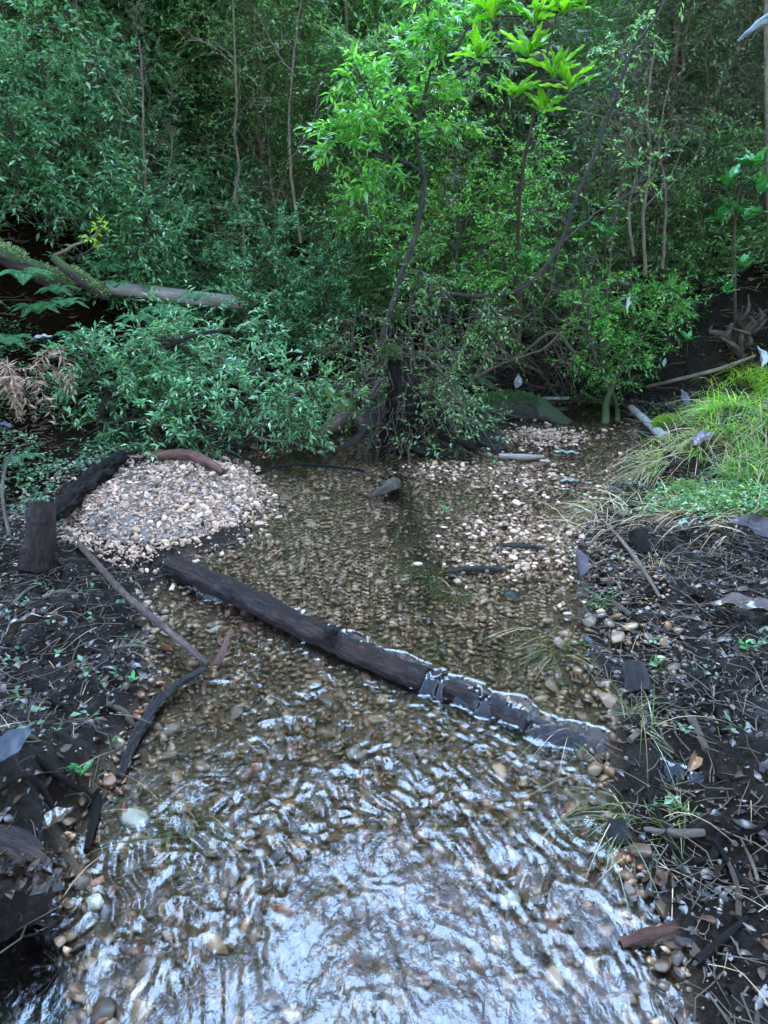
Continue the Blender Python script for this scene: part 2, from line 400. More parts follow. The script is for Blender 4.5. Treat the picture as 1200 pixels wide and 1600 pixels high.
M['cover'] = leaf_mat('small_teal_ground_leaves', [(0, (0.033, 0.0825, 0.035)), (.6, (0.066, 0.143, 0.055)), (1, (0.154, 0.225, 0.1))], .35, .3)

def bark_mat(name, c0, c1, c2, rough=.6, moss=None, mosscover=.5, scale=(14, 14, 14), spec=.4, bs=.6):
    m, nt, b, out = mat(name)
    at = nt.nodes.new('ShaderNodeAttribute'); at.attribute_name = 'grain'
    mp = nt.nodes.new('ShaderNodeMapping'); mp.inputs['Scale'].default_value = tuple(3.2 * q for q in scale); nt.links.new(at.outputs['Vector'], mp.inputs[0])
    cg = mp.outputs[0]; co = objco(nt, scale); n1 = noise(nt, 1.0, 7, .7, cg, .5); n0 = noise(nt, .7, 5, .6, co, .4)
    n = math_(nt, 'ADD', math_(nt, 'MULTIPLY', n1, .62), math_(nt, 'MULTIPLY', n0, .38))
    c = ramp(nt, n, [(.36, c0), (.5, c1), (.64, c2)])
    n2 = noise(nt, 3.5, 7, .75, cg)
    if moss:
        g = nt.nodes.new('ShaderNodeNewGeometry').outputs['Normal']; sx = nt.nodes.new('ShaderNodeSeparateXYZ'); nt.links.new(g, sx.inputs[0])
        a = math_(nt, 'MULTIPLY_ADD', sx.outputs[2], .35); a.node.inputs[2].default_value = mosscover - .5
        f = math_(nt, 'ADD', a, noise(nt, .5, 4, .6, co)); f = ramp(nt, f, [(.48, (0, 0, 0)), (.62, (1, 1, 1))])
        mc = ramp(nt, n2, [(.3, moss[0]), (.7, moss[1])]); c = mixc(nt, f, c, mc)
    nt.links.new(c, b.inputs['Base Color']); b.inputs['Roughness'].default_value = rough; b.inputs['Specular IOR Level'].default_value = spec
    bump(nt, b, math_(nt, 'ADD', n, n2), min(1, bs * 1.5), .02)
    return m
M['bark'] = bark_mat('dark_bark', (.018, .013, .010), (.04, .03, .024), (.08, .065, .05))
M['twig'] = bark_mat('brown_twigs', (0.036, 0.024, 0.01404), (0.072, 0.048, 0.02808), (0.132, 0.09, 0.0546))
M['palebark'] = bark_mat('pale_grey_bark', (0.096, 0.072, 0.0468), (0.1824, 0.136, 0.09048), (0.3072, 0.24, 0.1622), .7)
M['greybark'] = bark_mat('grey_brown_bark', (0.06, 0.042, 0.02808), (0.132, 0.095, 0.0663), (0.24, 0.18, 0.1287), .65)
M['wetlog'] = bark_mat('wet_brown_log', (0.00459, 0.00153, 0.000735), (0.0137, 0.00459, 0.0022), (0.0421, 0.0143, 0.00661), .42, scale=(12, 12, 12), spec=.35, bs=.8)
M['oldlog'] = bark_mat('old_grey_brown_wood', (0.0216, 0.0138, 0.00842), (0.054, 0.0348, 0.0215), (0.108, 0.075, 0.0491), .5, scale=(12, 12, 12))
M['fallen'] = bark_mat('smooth_grey_fallen_trunk', (0.114, 0.092, 0.078), (0.228, 0.184, 0.156), (0.38, 0.312, 0.258), .5, scale=(9, 9, 9), bs=.3)
M['mosslog'] = bark_mat('mossy_trunk', (.03, .025, .02), (.07, .055, .045), (.13, .11, .09), .8, ((.03, .06, .014), (.12, .17, .05)), .5, (18, 18, 18))
M['mossystone'] = bark_mat('mossy_rock', (.02, .017, .015), (.05, .042, .036), (.09, .078, .066), .7, ((.015, .035, .01), (.05, .09, .02)), .25, (14, 14, 14))
M['root'] = bark_mat('dark_wet_roots', (0.0032, 0.0021, 0.0018), (0.0096, 0.0063, 0.0042), (0.028, 0.0182, 0.0126), .75, spec=.15, scale=(16, 16, 16))
M['rotwood'] = bark_mat('crumbling_brown_wood', (.018, .010, .007), (.05, .03, .022), (.13, .08, .055), .5, scale=(20, 20, 20), bs=.9)
M['reddish'] = bark_mat('reddish_brown_wood', (.05, .018, .012), (.12, .045, .03), (.22, .10, .07), .35, scale=(16, 16, 16))
M['redbrown'] = bark_mat('peeling_red_brown_stick', (.035, .018, .014), (.09, .05, .038), (.2, .14, .11), .45, scale=(30, 30, 30))
M['whitewood'] = bark_mat('bleached_white_wood', (.16, .14, .12), (.34, .31, .27), (.5, .47, .43), .7, scale=(20, 20, 20))
M['lichen'] = bark_mat('pale_blue_grey_lichen_branch', (.18, .24, .27), (.38, .46, .5), (.6, .68, .72), .8, scale=(40, 40, 40))
M['blackroot'] = bark_mat('black_soaked_wood', (0.004, 0.0024, 0.00195), (0.01, 0.0064, 0.00455), (0.03, 0.02, 0.0143), .38, scale=(20, 20, 20), spec=.5)

def dead_leaf_mat(name, c0, c1, rough=.4, spec=.5):
    m, nt, b, out = mat(name); co = objco(nt)
    c = ramp(nt, noise(nt, 22, 4, .6, co), [(.3, c0), (.7, c1)])
    nt.links.new(c, b.inputs['Base Color']); b.inputs['Roughness'].default_value = rough; b.inputs['Specular IOR Level'].default_value = spec
    bump(nt, b, noise(nt, 60, 3, .6, co), .3, .004); return m
M['dl_violet'] = dead_leaf_mat('violet_grey_dead_leaf', (0.0385, 0.02709, 0.0308), (0.077, 0.05544, 0.0616))
M['dl_blue'] = dead_leaf_mat('blue_grey_wet_leaf', (.014, .017, .022), (.032, .038, .048), .55, .3)
M['dl_brown'] = dead_leaf_mat('dark_brown_dead_leaf', (0.03, 0.017, 0.01014), (0.084, 0.05, 0.0312), .25, .7)
M['dl_tan'] = dead_leaf_mat('tan_dead_leaf', (0.118, 0.0553, 0.0187), (0.218, 0.111, 0.0421), .35)
M['dl_white'] = dead_leaf_mat('bleached_dead_leaf', (.24, .24, .23), (.42, .42, .40), .6)
M['dl_red'] = dead_leaf_mat('rust_dead_leaf', (.10, .03, .015), (.22, .08, .035), .25, .7)
M['dl_pale'] = dead_leaf_mat('pale_grey_green_leaf', (0.12, 0.149, 0.12), (0.21, 0.231, 0.19), .35)

def stone_mat(name, stops, rough, mottle=.35, spec=.5):
    m, nt, b, out = mat(name)
    c = ramp(nt, piece_random(nt), stops, 'CONSTANT' if False else 'LINEAR')
    co = objco(nt); n = noise(nt, 70, 4, .6, co)
    h = nt.nodes.new('ShaderNodeHueSaturation'); nt.links.new(c, h.inputs['Color'])
    v = nt.nodes.new('ShaderNodeMapRange'); v.inputs[1].default_value = .3; v.inputs[2].default_value = .7; v.inputs[3].default_value = 1 - mottle; v.inputs[4].default_value = 1 + mottle
    nt.links.new(n, v.inputs[0]); nt.links.new(v.outputs[0], h.inputs['Value'])
    nt.links.new(h.outputs[0], b.inputs['Base Color']); b.inputs['Roughness'].default_value = rough; b.inputs['Specular IOR Level'].default_value = spec
    bump(nt, b, n, .25, .004); return m
M['bedstone'] = stone_mat('wet_creek_pebbles', [(0, (0.0221, 0.0111, 0.00472)), (.12, (0.0773, 0.0383, 0.0152)), (.25, (0.144, 0.0733, 0.0311)), (.36, (0.0442, 0.025, 0.0132)), (.5, (0.111, 0.0574, 0.0235)), (.60, (0.166, 0.0514, 0.0142)),
   (.66, (0.0773, 0.047, 0.0245)), (.78, (0.221, 0.125, 0.059)), (.88, (0.0607, 0.0309, 0.0123)), (.95, (0.419, 0.258, 0.142)), (1, (0.144, 0.0648, 0.0169))], .35)
M['barstone'] = stone_mat('pale_gravel', [(0, (0.104, 0.0553, 0.0322)), (.15, (0.313, 0.184, 0.114)), (.3, (0.462, 0.286, 0.186)), (.42, (0.171, 0.0922, 0.054)), (.55, (0.379, 0.24, 0.158)), (.68, (0.555, 0.368, 0.244)), (.78, (0.3, 0.129, 0.0648)),
   (.86, (0.482, 0.313, 0.203)), (.95, (0.116, 0.0647, 0.0395)), (1, (0.599, 0.424, 0.288))], .55, .25)
M['darkstone'] = stone_mat('dark_wet_grit', [(0, (0.0126, 0.0078, 0.00515)), (.5, (0.0336, 0.0208, 0.0131)), (.8, (0.0672, 0.0423, 0.0257)), (.93, (0.151, 0.0975, 0.0608)), (1, (0.294, 0.202, 0.131))], .2, spec=.7)

m, nt, b, out = mat('creek_ground')
co = objco(nt)
n1 = noise(nt, 3.2, 8, .65, co); n2 = noise(nt, 55, 8, .75, co); n3 = noise(nt, 140, 4, .7, co)
soil = ramp(nt, n2, [(.3, (.006, .003, .0016)), (.55, (.018, .0105, .0058)), (.75, (.055, .033, .018))])
sand = ramp(nt, n2, [(.3, (.13, .082, .046)), (.7, (.26, .175, .105))])
at = nt.nodes.new('ShaderNodeAttribute'); at.attribute_name = 'bed'
c = mixc(nt, at.outputs['Fac'], soil, sand)
nt.links.new(c, b.inputs['Base Color'])
rr = nt.nodes.new('ShaderNodeMapRange'); rr.inputs[1].default_value = .35; rr.inputs[2].default_value = .65; rr.inputs[3].default_value = .05; rr.inputs[4].default_value = .34
nt.links.new(n2, rr.inputs[0])
aw = nt.nodes.new('ShaderNodeAttribute'); aw.attribute_name = 'wet'
dry = math_(nt, 'MULTIPLY_ADD', aw.outputs['Fac'], -.9); dry.node.inputs[2].default_value = .9
nt.links.new(math_(nt, 'MAXIMUM', rr.outputs[0], dry), b.inputs['Roughness'])
nt.links.new(math_(nt, 'MULTIPLY', aw.outputs['Fac'], .5), b.inputs['Specular IOR Level'])
bump(nt, b, math_(nt, 'ADD', n2, math_(nt, 'MULTIPLY', n3, .6)), 1.0, .035)
M['ground'] = m

# water: fresnel mix of a mirror and a clear body, part refracting
m, nt, b, out = mat('creek_water'); nt.nodes.remove(b)
co = objco(nt, (1, .55, 1))
wv = math_(nt, 'ADD', noise(nt, 60, 3, .6, co, 1.0), math_(nt, 'MULTIPLY', noise(nt, 18, 2, .5, co, .4), 1.5))
bp = nt.nodes.new('ShaderNodeBump'); bp.inputs['Strength'].default_value = .32; bp.inputs['Distance'].default_value = .006; nt.links.new(wv, bp.inputs['Height'])
ar_ = nt.nodes.new('ShaderNodeAttribute'); ar_.attribute_name = 'rush'; nt.links.new(ar_.outputs['Fac'], bp.inputs['Strength'])
fr = nt.nodes.new('ShaderNodeFresnel'); fr.inputs['IOR'].default_value = 1.53; nt.links.new(bp.outputs[0], fr.inputs['Normal'])
gl = nt.nodes.new('ShaderNodeBsdfGlossy'); gl.inputs['Roughness'].default_value = .03; nt.links.new(bp.outputs[0], gl.inputs['Normal'])
tp = nt.nodes.new('ShaderNodeBsdfTransparent'); tp.inputs[0].default_value = (.95, .94, .90, 1)
rf = nt.nodes.new('ShaderNodeBsdfRefraction'); rf.inputs['IOR'].default_value = 1.33; rf.inputs['Roughness'].default_value = .0; rf.inputs[0].default_value = (.95, .94, .90, 1); nt.links.new(bp.outputs[0], rf.inputs['Normal'])
mb = nt.nodes.new('ShaderNodeMixShader'); mb.inputs[0].default_value = .3; nt.links.new(tp.outputs[0], mb.inputs[1]); nt.links.new(rf.outputs[0], mb.inputs[2])
mx = nt.nodes.new('ShaderNodeMixShader'); nt.links.new(fr.outputs[0], mx.inputs[0]); nt.links.new(mb.outputs[0], mx.inputs[1]); nt.links.new(gl.outputs[0], mx.inputs[2])
nt.links.new(mx.outputs[0], out.inputs[0]); M['water'] = m

# ------------------------------------------------------------------ terrain: one sheet
def axis(parts):
    a = [np.arange(p0, p1, st) for p0, p1, st in parts]; return np.concatenate(a + [[parts[-1][1]]])
xs = axis([(-120, -30, 15), (-30, -8, 2), (-8, -3, .2), (-3, -1.6, .04), (-1.6, 1.6, .0125), (1.6, 3, .04), (3, 8, .2), (8, 30, 2), (30, 120, 15)])
ys = axis([(-60, -8, 6), (-8, -1, .5), (-1, .7, .06), (.7, 3.2, .0125), (3.2, 5.2, .025), (5.2, 9, .06), (9, 20, .3), (20, 140, 10)])
X, Y = np.meshgrid(xs, ys); Z = height(X, Y)
nx, ny = len(xs), len(ys)
V = np.stack([X, Y, Z], -1).reshape(-1, 3); i = np.arange(ny - 1)[:, None] * nx; j = np.arange(nx - 1)[None]
F = np.stack([i + j, i + j + 1, i + nx + j + 1, i + nx + j], -1).reshape(-1, 4)
bf = Buf(); bf.add(V, F); ground = bf.obj('ground', M['ground'], kind='structure')
bed = (ss(.05, -.03, sdf(X, Y)) * (1 - .85 * silt(X, Y))).ravel()
at_ = ground.data.attributes.new('bed', 'FLOAT', 'POINT'); at_.data.foreach_set('value', bed.astype(np.float32))
at_ = ground.data.attributes.new('wet', 'FLOAT', 'POINT'); at_.data.foreach_set('value', ss(1.1, .3, sdf(X, Y)).ravel().astype(np.float32))

# ------------------------------------------------------------------ water sheet
def log_top(a):      # how high the top of the fallen log stands, along it
    return np.interp(a / LLEN, [0, .25, .5, .75, 1], [.092, .072, .052, .044, .026])
def water_z(x, y):
    a, s = log_coords(x, y)
    lvl = STEP + .002
    s0 = s; s = s + .016 * vn(a * 13, 0, 0, 46) + .009 * vn(a * 37, 0, 0, 47) + .004 * vn(a * 80, s0 * 20, 0, 48)
    base = lvl * ss(-.035, .03, s) - .001
    spill = ss(.30, .45, a / LLEN) * ss(1.0, .92, a / LLEN)
    lt = log_top(a) + -.002 - .25 * np.maximum(0, -s - .02) + .006 * vn(a * 44, s * 16, 0, 40) + .004 * vn(a * 95, s * 30, 0, 41)
    g = ss(-.055, -.005, s) * ss(.15, .03, s)
    over = spill * g * ss(-.30, .40, vn(a * 26, s * 3, 0, 44) + .6 * vn(a * 9, 0, 0, 45) + .12)
    z = np.maximum(base, base * (1 - over) + lt * over)
    down = ss(-.02, -.25, s)                      # downstream of the log: broken, fast water
    wx = x + .035 * vn(x * 11, y * 9, 0, 50); wy = y + .05 * vn(x * 12, y * 9, 0, 51)
    # ripples run out in strings that follow the current, stretched down-stream
    skew = wx + .3 * wy
    r1 = 1 - np.sqrt(vn(skew * 33, wy * 12, 0, 52)**2 + .02) * 2
    r2 = 1 - np.sqrt(vn(skew * 58 + 3, wy * 26, 0, 53)**2 + .02) * 2
    r3 = vn(skew * 80, wy * 40, 0, 54)
    amp = .25 + .85 * ss(-.25, .35, fbm(x * 3.4, y * 2.6, 0, 60, 2)) 
    z = z + down * amp * (.0046 * r1 + .0027 * r2 + .0010 * r3) + down * .006 * fbm(x * 7, y * 4.5, 0, 61, 2)
    upw = 1 - down
    ux = x + .06 * vn(x * 6, y * 6, 0, 65); uy = y + .05 * vn(x * 7, y * 7, 0, 66)
    z = z + upw * (.0006 * vn(ux * 11 + uy * 5, uy * 13 - ux * 4, 0, 62) + .0003 * vn(ux * 23 + uy * 12, uy * 25 - ux * 9, 0, 63)) * (.3 + .9 * ss(-.2, .5, vn(x * 3, y * 3, 0, 67))) * (.5 + 1.5 * ss(.9, .2, s) + ss(.1, .7, x))
    z = z + .0022 * np.exp(-((s + .11) / .05)**2) * (1 - np.abs(vn(a * 34, s * 60, 0, 64)) * 2) * ss(.2, .4, a / LLEN)
    return z
xs = axis([(-2.3, -1.1, .025), (-1.1, 1.0, .005), (1.0, 2.6, .025)])
ys = axis([(-2.9, .5, .06), (.5, 2.9, .005), (2.9, 4.6, .009), (4.6, 5.9, .02)])
X, Y = np.meshgrid(xs, ys); Zw = water_z(X, Y); Zg = height(X, Y); dd = sdf(X, Y)
nx, ny = len(xs), len(ys)
V = np.stack([X, Y, Zw], -1).reshape(-1, 3); i = np.arange(ny - 1)[:, None] * nx; j = np.arange(nx - 1)[None]
F = np.stack([i + j, i + j + 1, i + nx + j + 1, i + nx + j], -1).reshape(-1, 4)
# keep what lies over the bed, plus small pools in the low mud of the banks
ok = ((dd < .55) & (Zw > Zg - .02)).ravel(); F = F[ok[F].any(1)]
used = np.unique(F); rem = np.full(len(V), -1); rem[used] = np.arange(len(used))
bf = Buf(); bf.add(V[used], rem[F]); water = bf.obj('water', M['water'], kind='structure')
rush = .06 + .26 * ss(.04, -.2, log_coords(V[used][:, 0], V[used][:, 1])[1])      # how broken the surface is: calm above the log
water.data.attributes.new('rush', 'FLOAT', 'POINT').data.foreach_set('value', rush.astype(np.float32))

# ------------------------------------------------------------------ pebbles
def ico(sub):
    t = (1 + 5**.5) / 2
    v = [(-1,t,0),(1,t,0),(-1,-t,0),(1,-t,0),(0,-1,t),(0,1,t),(0,-1,-t),(0,1,-t),(t,0,-1),(t,0,1),(-t,0,-1),(-t,0,1)]
    f = [(0,11,5),(0,5,1),(0,1,7),(0,7,10),(0,10,11),(1,5,9),(5,11,4),(11,10,2),(10,7,6),(7,1,8),(3,9,4),(3,4,2),(3,2,6),(3,6,8),(3,8,9),(4,9,5),(2,4,11),(6,2,10),(8,6,7),(9,8,1)]
    v = [np.array(p) / np.linalg.norm(p) for p in v]
    for _ in range(sub):
        cache, nf = {}, []
        def mid(a, b):
            k = (min(a, b), max(a, b))
            if k not in cache: p = v[a] + v[b]; v.append(p / np.linalg.norm(p)); cache[k] = len(v) - 1
            return cache[k]
        for a, b, c in f:
            x, y, z = mid(a, b), mid(b, c), mid(c, a); nf += [(a, x, z), (b, y, x), (c, z, y), (x, y, z)]
        f = nf
    return np.array(v), np.array(f)
I0, I1, I2 = ico(0), ico(1), ico(2)
def pebble_shapes(base, n, seed, ang=.25):
    out = []
    for k in range(n):
        v = base[0].copy(); r = 1 + ang * fbm(v[:, 0] * 1.3 + k * 7, v[:, 1] * 1.3, v[:, 2] * 1.3, seed + k, 2)
        v = v * r[:, None]
        # knock flats into it
        rg = np.random.default_rng(seed * 31 + k)
        for _ in range(7):
            n_ = rnd_dirs(1, rg)[0]; h_ = rg.uniform(.55, .85); q = v @ n_; v = v - np.maximum(q - h_, 0)[:, None] * n_[None] * .9
        out.append(v)
    return out
def euler_m(ax, ay, az):
    cx, sx, cy, sy, cz, sz = np.cos(ax), np.sin(ax), np.cos(ay), np.sin(ay), np.cos(az), np.sin(az); o = np.ones_like(cx) * 0
    Rx = np.stack([o + 1, o, o, o, cx, -sx, o, sx, cx], -1).reshape(-1, 3, 3); Ry = np.stack([cy, o, sy, o, o + 1, o, -sy, o, cy], -1).reshape(-1, 3, 3); Rz = np.stack([cz, -sz, o, sz, cz, o, o, o, o + 1], -1).reshape(-1, 3, 3)
    return Rz @ Ry @ Rx
def scatter_stones(name, x, y, z, size, parent, mt, seed, tilt=.35, nparts=0, flat=(.32, .6), smooth=True):
    rg = np.random.default_rng(seed); n = len(x)
    sc3 = np.stack([size * rg.uniform(.85, 1.25, n), size * rg.uniform(.55, .9, n), size * rg.uniform(*flat, n)], -1) * .5
    rot = np.stack([rg.normal(0, tilt, n), rg.normal(0, tilt, n), rg.uniform(0, 2 * PI, n)], -1)
    dist = np.sqrt(x**2 + y**2 + 1.5); vis = (np.abs(x) < .56 * y + .2) & (y > .85)
    score = size / dist * np.where(vis, 1, .01); order = np.argsort(-score)
    P_, St = order[:nparts], order[nparts:]
    sh = pebble_shapes(I1, 10, seed); sh2 = pebble_shapes(I2, 10, seed, .3); sh0 = pebble_shapes(I0, 6, seed + 5)
    if nparts:
        mes = []
        for v in sh2: bb = Buf(); bb.add(v, I2[1]); mes.append(bb.mesh('pebble', mt, smooth))
        for k, q in enumerate(P_):
            o = link('pebble', mes[k % len(mes)], parent); o.location = (x[q], y[q], z[q]); o.rotation_euler = rot[q]; o.scale = sc3[q]
    bb = Buf(); Rm = euler_m(*rot.T); c = np.stack([x, y, z], -1)
    hi = St[score[St] > .0055]; lo = St[score[St] <= .0055]
    for idx, shp, fc in ((hi, sh, I1[1]), (lo, sh0, I0[1])):
        for k, v in enumerate(shp):
            q = idx[k::len(shp)]
            if len(q) == 0: continue
            VV = np.einsum('nij,nvj->nvi', Rm[q], v[None] * sc3[q][:, None]) + c[q][:, None]
            FF = (np.arange(len(q)) * len(v))[:, None, None] + fc[None]
            bb.add(VV.reshape(-1, 3), FF.reshape(-1, 3))
    return bb.obj(name, mt, parent, smooth, 'stuff')
# creek bed
def sample(n, x0, x1, y0, y1, rg): return rg.uniform(x0, x1, n), rg.uniform(y0, y1, n)
rg = np.random.default_rng(21)
xa, ya = sample(12000, -1.0, .95, .55, 2.3, rg); xb, yb = sample(56000, -1.9, 2.2, 2.3, 5.6, rg)
x = np.concatenate([xa, xb]); y = np.concatenate([ya, yb]); d = sdf(x, y)
sandy = fbm(x * 1.6, y * 1.3, 0, 70, 2)                        # bare sandy runs between the gravel
mid_run = silt(x, y) * 1.3
flooded = gau(x, y, Pz(965, 960)[:2], .2, .5) > .4
keep = ((d < .02) | (flooded & (rg.uniform(0, 1, len(x)) < .35))) & (rg.uniform(0, 1, len(x)) > np.clip(.6 * mid_run + .7 * ss(.35, .7, sandy) * (y > 2.2), 0, .85))
keep &= rg.uniform(0, 1, len(x)) < np.where(y < 2.3, .85, .8)
x, y = x[keep], y[keep]
size = np.clip(rg.lognormal(math.log(.019), .42, len(x)), .008, .055)
size = np.where(y > 2.3, size * .95, size * 1.1)
z = height(x, y) + size * .22
bedstones = scatter_stones('pebbles', x, y, z, size, ground, M['bedstone'], 3, nparts=290)
# the gravel bar: a mound of pale stones
th = rg.uniform(0, 2 * PI, 16000); r_ = np.sqrt(rg.uniform(0, 1, 16000)) * (1.0 + .1 * np.sin(3 * th + 1)) * (1 + .5 * (rg.uniform(0, 1, 16000) > .75)); x = BARC[0] + .49 * r_ * np.cos(th); y = BARC[1] + .64 * r_ * np.sin(th)
k = (sdf(x, y) > -.16) & (r_ < 1.1 + .25 * rg.normal(0, 1, 16000)); x, y = x[k], y[k]
size = np.clip(rg.lognormal(math.log(.0122), .5, len(x)), .005, .04); z = height(x, y) + size * rg.uniform(.0, .45, len(x))
bar_me = Buf(); gx, gy = np.meshgrid(np.linspace(-1.12, 1.12, 50), np.linspace(-1.12, 1.12, 60)); X = BARC[0] + gx * .49; Y = BARC[1] + gy * .64; Z = height(X, Y) + .004 - .05 * ss(.8, 1.0, np.sqrt(gx**2 + gy**2))
i = np.arange(59)[:, None] * 50; j = np.arange(49)[None]
bar_me.add(np.stack([X, Y, Z], -1), np.stack([i + j, i + j + 1, i + 51, i + 50 + j], -1).reshape(-1, 4) if False else np.stack([i + j, i + j + 1, i + 50 + j + 1, i + 50 + j], -1).reshape(-1, 4))
sandm, nt, b, out = mat('bar_sand'); nt.links.new(ramp(nt, noise(nt, 90, 5, .6, objco(nt)), [(.3, (.04, .03, .024)), (.7, (.12, .09, .075))]), b.inputs['Base Color']); b.inputs['Roughness'].default_value = .7
bar = bar_me.obj('gravel_bar', sandm, kind='structure')
scatter_stones('gravel', x, y, z, size, bar, M['barstone'], 5, tilt=.6, nparts=290, flat=(.4, .7), smooth=False)
# second, far strip of pale gravel at the right-hand channel
c2 = Pz(850, 694)[:2]; c3 = Pz(815, 760)[:2]; c4 = Pz(820, 850)[:2]
xx, yy = [], []
for c_, n_, a_, b_ in ((c2, 1300, .34, .28), (c3, 1700, .36, .36), (c4, 1300, .32, .30), (Pz(790, 900)[:2], 500, .25, .2), (Pz(690, 745)[:2], 500, .2, .16)):
    xx.append(c_[0] + rg.normal(0, a_ * .55, n_)); yy.append(c_[1] + rg.normal(0, b_ * .55, n_))
x = np.concatenate(xx); y = np.concatenate(yy); k = sdf(x, y) < .06; x, y = x[k], y[k]
size = np.clip(rg.lognormal(math.log(.018), .4, len(x)), .008, .045)
z = np.maximum(height(x, y), STEP - .009) + size * rg.uniform(-.3, .35, len(x)) + .012 * gau(x, y, c2, .3, .2)
scatter_stones('gravel_strip', x, y, z, size, ground, M['barstone'], 8, tilt=.4, nparts=0, flat=(.35, .6), smooth=False)
x, y = rg.uniform(-1.3, 1.5, 15000), rg.uniform(2.2, 4.9, 15000)
k = (sdf(x, y) < -.01) & (rg.uniform(0, 1, 15000) > .97 * np.minimum(1, 1.3 * silt(x, y))); x, y = x[k], y[k]
size = np.clip(rg.lognormal(math.log(.016), .4, len(x)), .008, .04); z = height(x, y) + size * rg.uniform(.25, .6, len(x))
scatter_stones('pale_pebbles', x, y, z, size, ground, M['barstone'], 9, tilt=.3, nparts=0, flat=(.3, .5))
# dark grit and pebbles trodden into the mud banks
x = np.concatenate([rg.uniform(.3, 2.0, 4200), rg.uniform(-1.9, -.3, 3000)]); y = np.concatenate([rg.uniform(.7, 3.9, 4200), rg.uniform(.7, 3.6, 3000)])
k = (sdf(x, y) > 0) & ((((x - BARC[0]) / .5)**2 + ((y - BARC[1]) / .66)**2) > .95) & (np.abs(x) < .6 * y + .25); x, y = x[k], y[k]
size = np.clip(rg.lognormal(math.log(.010), .4, len(x)), .004, .019); z = height(x, y) + size * .1
scatter_stones('grit', x, y, z, size, ground, M['darkstone'], 11, tilt=.5)
print('stones done')

# ------------------------------------------------------------------ leaf litter, twigs on the banks
def bank_points(n, x0, x1, y0, y1, rg, dmin=.0, dmax=9, avoid_bar=True):
    x, y = rg.uniform(x0, x1, n), rg.uniform(y0, y1, n); d = sdf(x, y); k = (d > dmin) & (d < dmax)
    if avoid_bar: k &= (((x - BARC[0]) / .5)**2 + ((y - BARC[1]) / .66)**2) > 1.0
    k &= np.abs(x) < .62 * np.maximum(y, .7) + .3
    x, y = x[k], y[k]; return x, y, height(x, y)
rg = np.random.default_rng(33)
bf = Buf()
for n, a in ((11000, (.2, 2.2, .7, 4.2)), (8500, (-2.2, -.2, .7, 4.2)), (9000, (-3.5, 3.8, 4.0, 7.5))):
    x, y, z = bank_points(n, *a, rg); q_ = (vn(x * 6, y * 6, 0, 95) + .5 * vn(x * 15, y * 15, 0, 96) > -.35) | (y > 4); x, y, z = x[q_], y[q_], z[q_]; k = len(x); dr = unit(np.stack([rg.normal(0, 1, k), rg.normal(0, 1, k), rg.normal(0, .35, k)], -1))
    L = np.clip(rg.lognormal(math.log(.019), .5, k), .007, .075) * np.where(y > 4, 1.4, 1); curled(bf, np.stack([x, y, z + rg.uniform(.001, .012, k)], -1), dr, np.array([0, 0, 1.]) + rg.normal(0, .3, (k, 3)), L, L * rg.uniform(.3, .6, k), rg)
bf.obj('leaf_litter', M['litter'], kind='stuff')
bf = Buf()
for n, a, l0, l1 in ((4200, (.2, 2.2, .7, 4.2), .03, .14), (3300, (-2.2, -.2, .7, 4.2), .03, .14), (2600, (-3.2, 3.8, 4.2, 7.5), .08, .4)):
    x, y, z = bank_points(n, *a, rg); k = len(x); az = rg.uniform(0, 2 * PI, k); L = rg.uniform(l0, l1, k)
    dr = np.stack([np.cos(az), np.sin(az), rg.normal(.05, .15, k)], -1); t = (np.linspace(0, 1, 4) - .5)[None, :, None]
    P_ = np.stack([x, y, z + .008], -1)[:, None] + dr[:, None] * t * L[:, None, None] + rg.normal(0, .06, (k, 4, 3)) * L[:, None, None] * np.array([1, 1, .4])
    Vv, Ff = tubes(P_, (rg.uniform(.0008, .0026, k) * (1 + .8 * (y > 4.2)))[:, None] * np.array([1, .95, .8, .4])[None], 4); bf.add(Vv, Ff)
x = BARC[0] + rg.normal(0, .3, 260); y = BARC[1] + rg.normal(0, .38, 260); z = height(x, y) + .016; k = 260; az = rg.uniform(0, 2 * PI, k); L = rg.uniform(.02, .09, k)
dr = np.stack([np.cos(az), np.sin(az), rg.normal(0, .1, k)], -1); P_ = np.stack([x, y, z], -1)[:, None] + dr[:, None] * t * L[:, None, None] + rg.normal(0, .05, (k, 4, 3)) * L[:, None, None] * np.array([1, 1, .4])
Vv, Ff = tubes(P_, np.full((k, 4), .0014), 4); bf.add(Vv, Ff)
bf.obj('twig_litter', M['twig'], kind='stuff')
bf = Buf(); x = BARC[0] + rg.normal(0, .32, 170); y = BARC[1] + rg.normal(0, .4, 170); z = height(x, y) + .016
curled(bf, np.stack([x, y, z], -1), rnd_dirs(170) * np.array([1, 1, .3]), np.array([0, 0, 1.]) + rg.normal(0, .3, (170, 3)), rg.uniform(.015, .05, 170), rg.uniform(.008, .022, 170), rg)
bf.obj('bar_litter', M['litter'], kind='stuff')
# pale dry straws and bits among it
bf = Buf(); x, y, z = bank_points(1600, -2.0, 2.2, .75, 4.5, rg); k = len(x); dr = unit(np.stack([rg.normal(0, 1, k), rg.normal(0, 1, k), rg.uniform(0, .5, k)], -1))
blades(bf, np.stack([x, y, z + .004], -1), dr, rg.uniform(.04, .14, k), .0022, .3, 4, 0, rg)
bf.obj('dry_straw', M['drygrass'], kind='stuff')
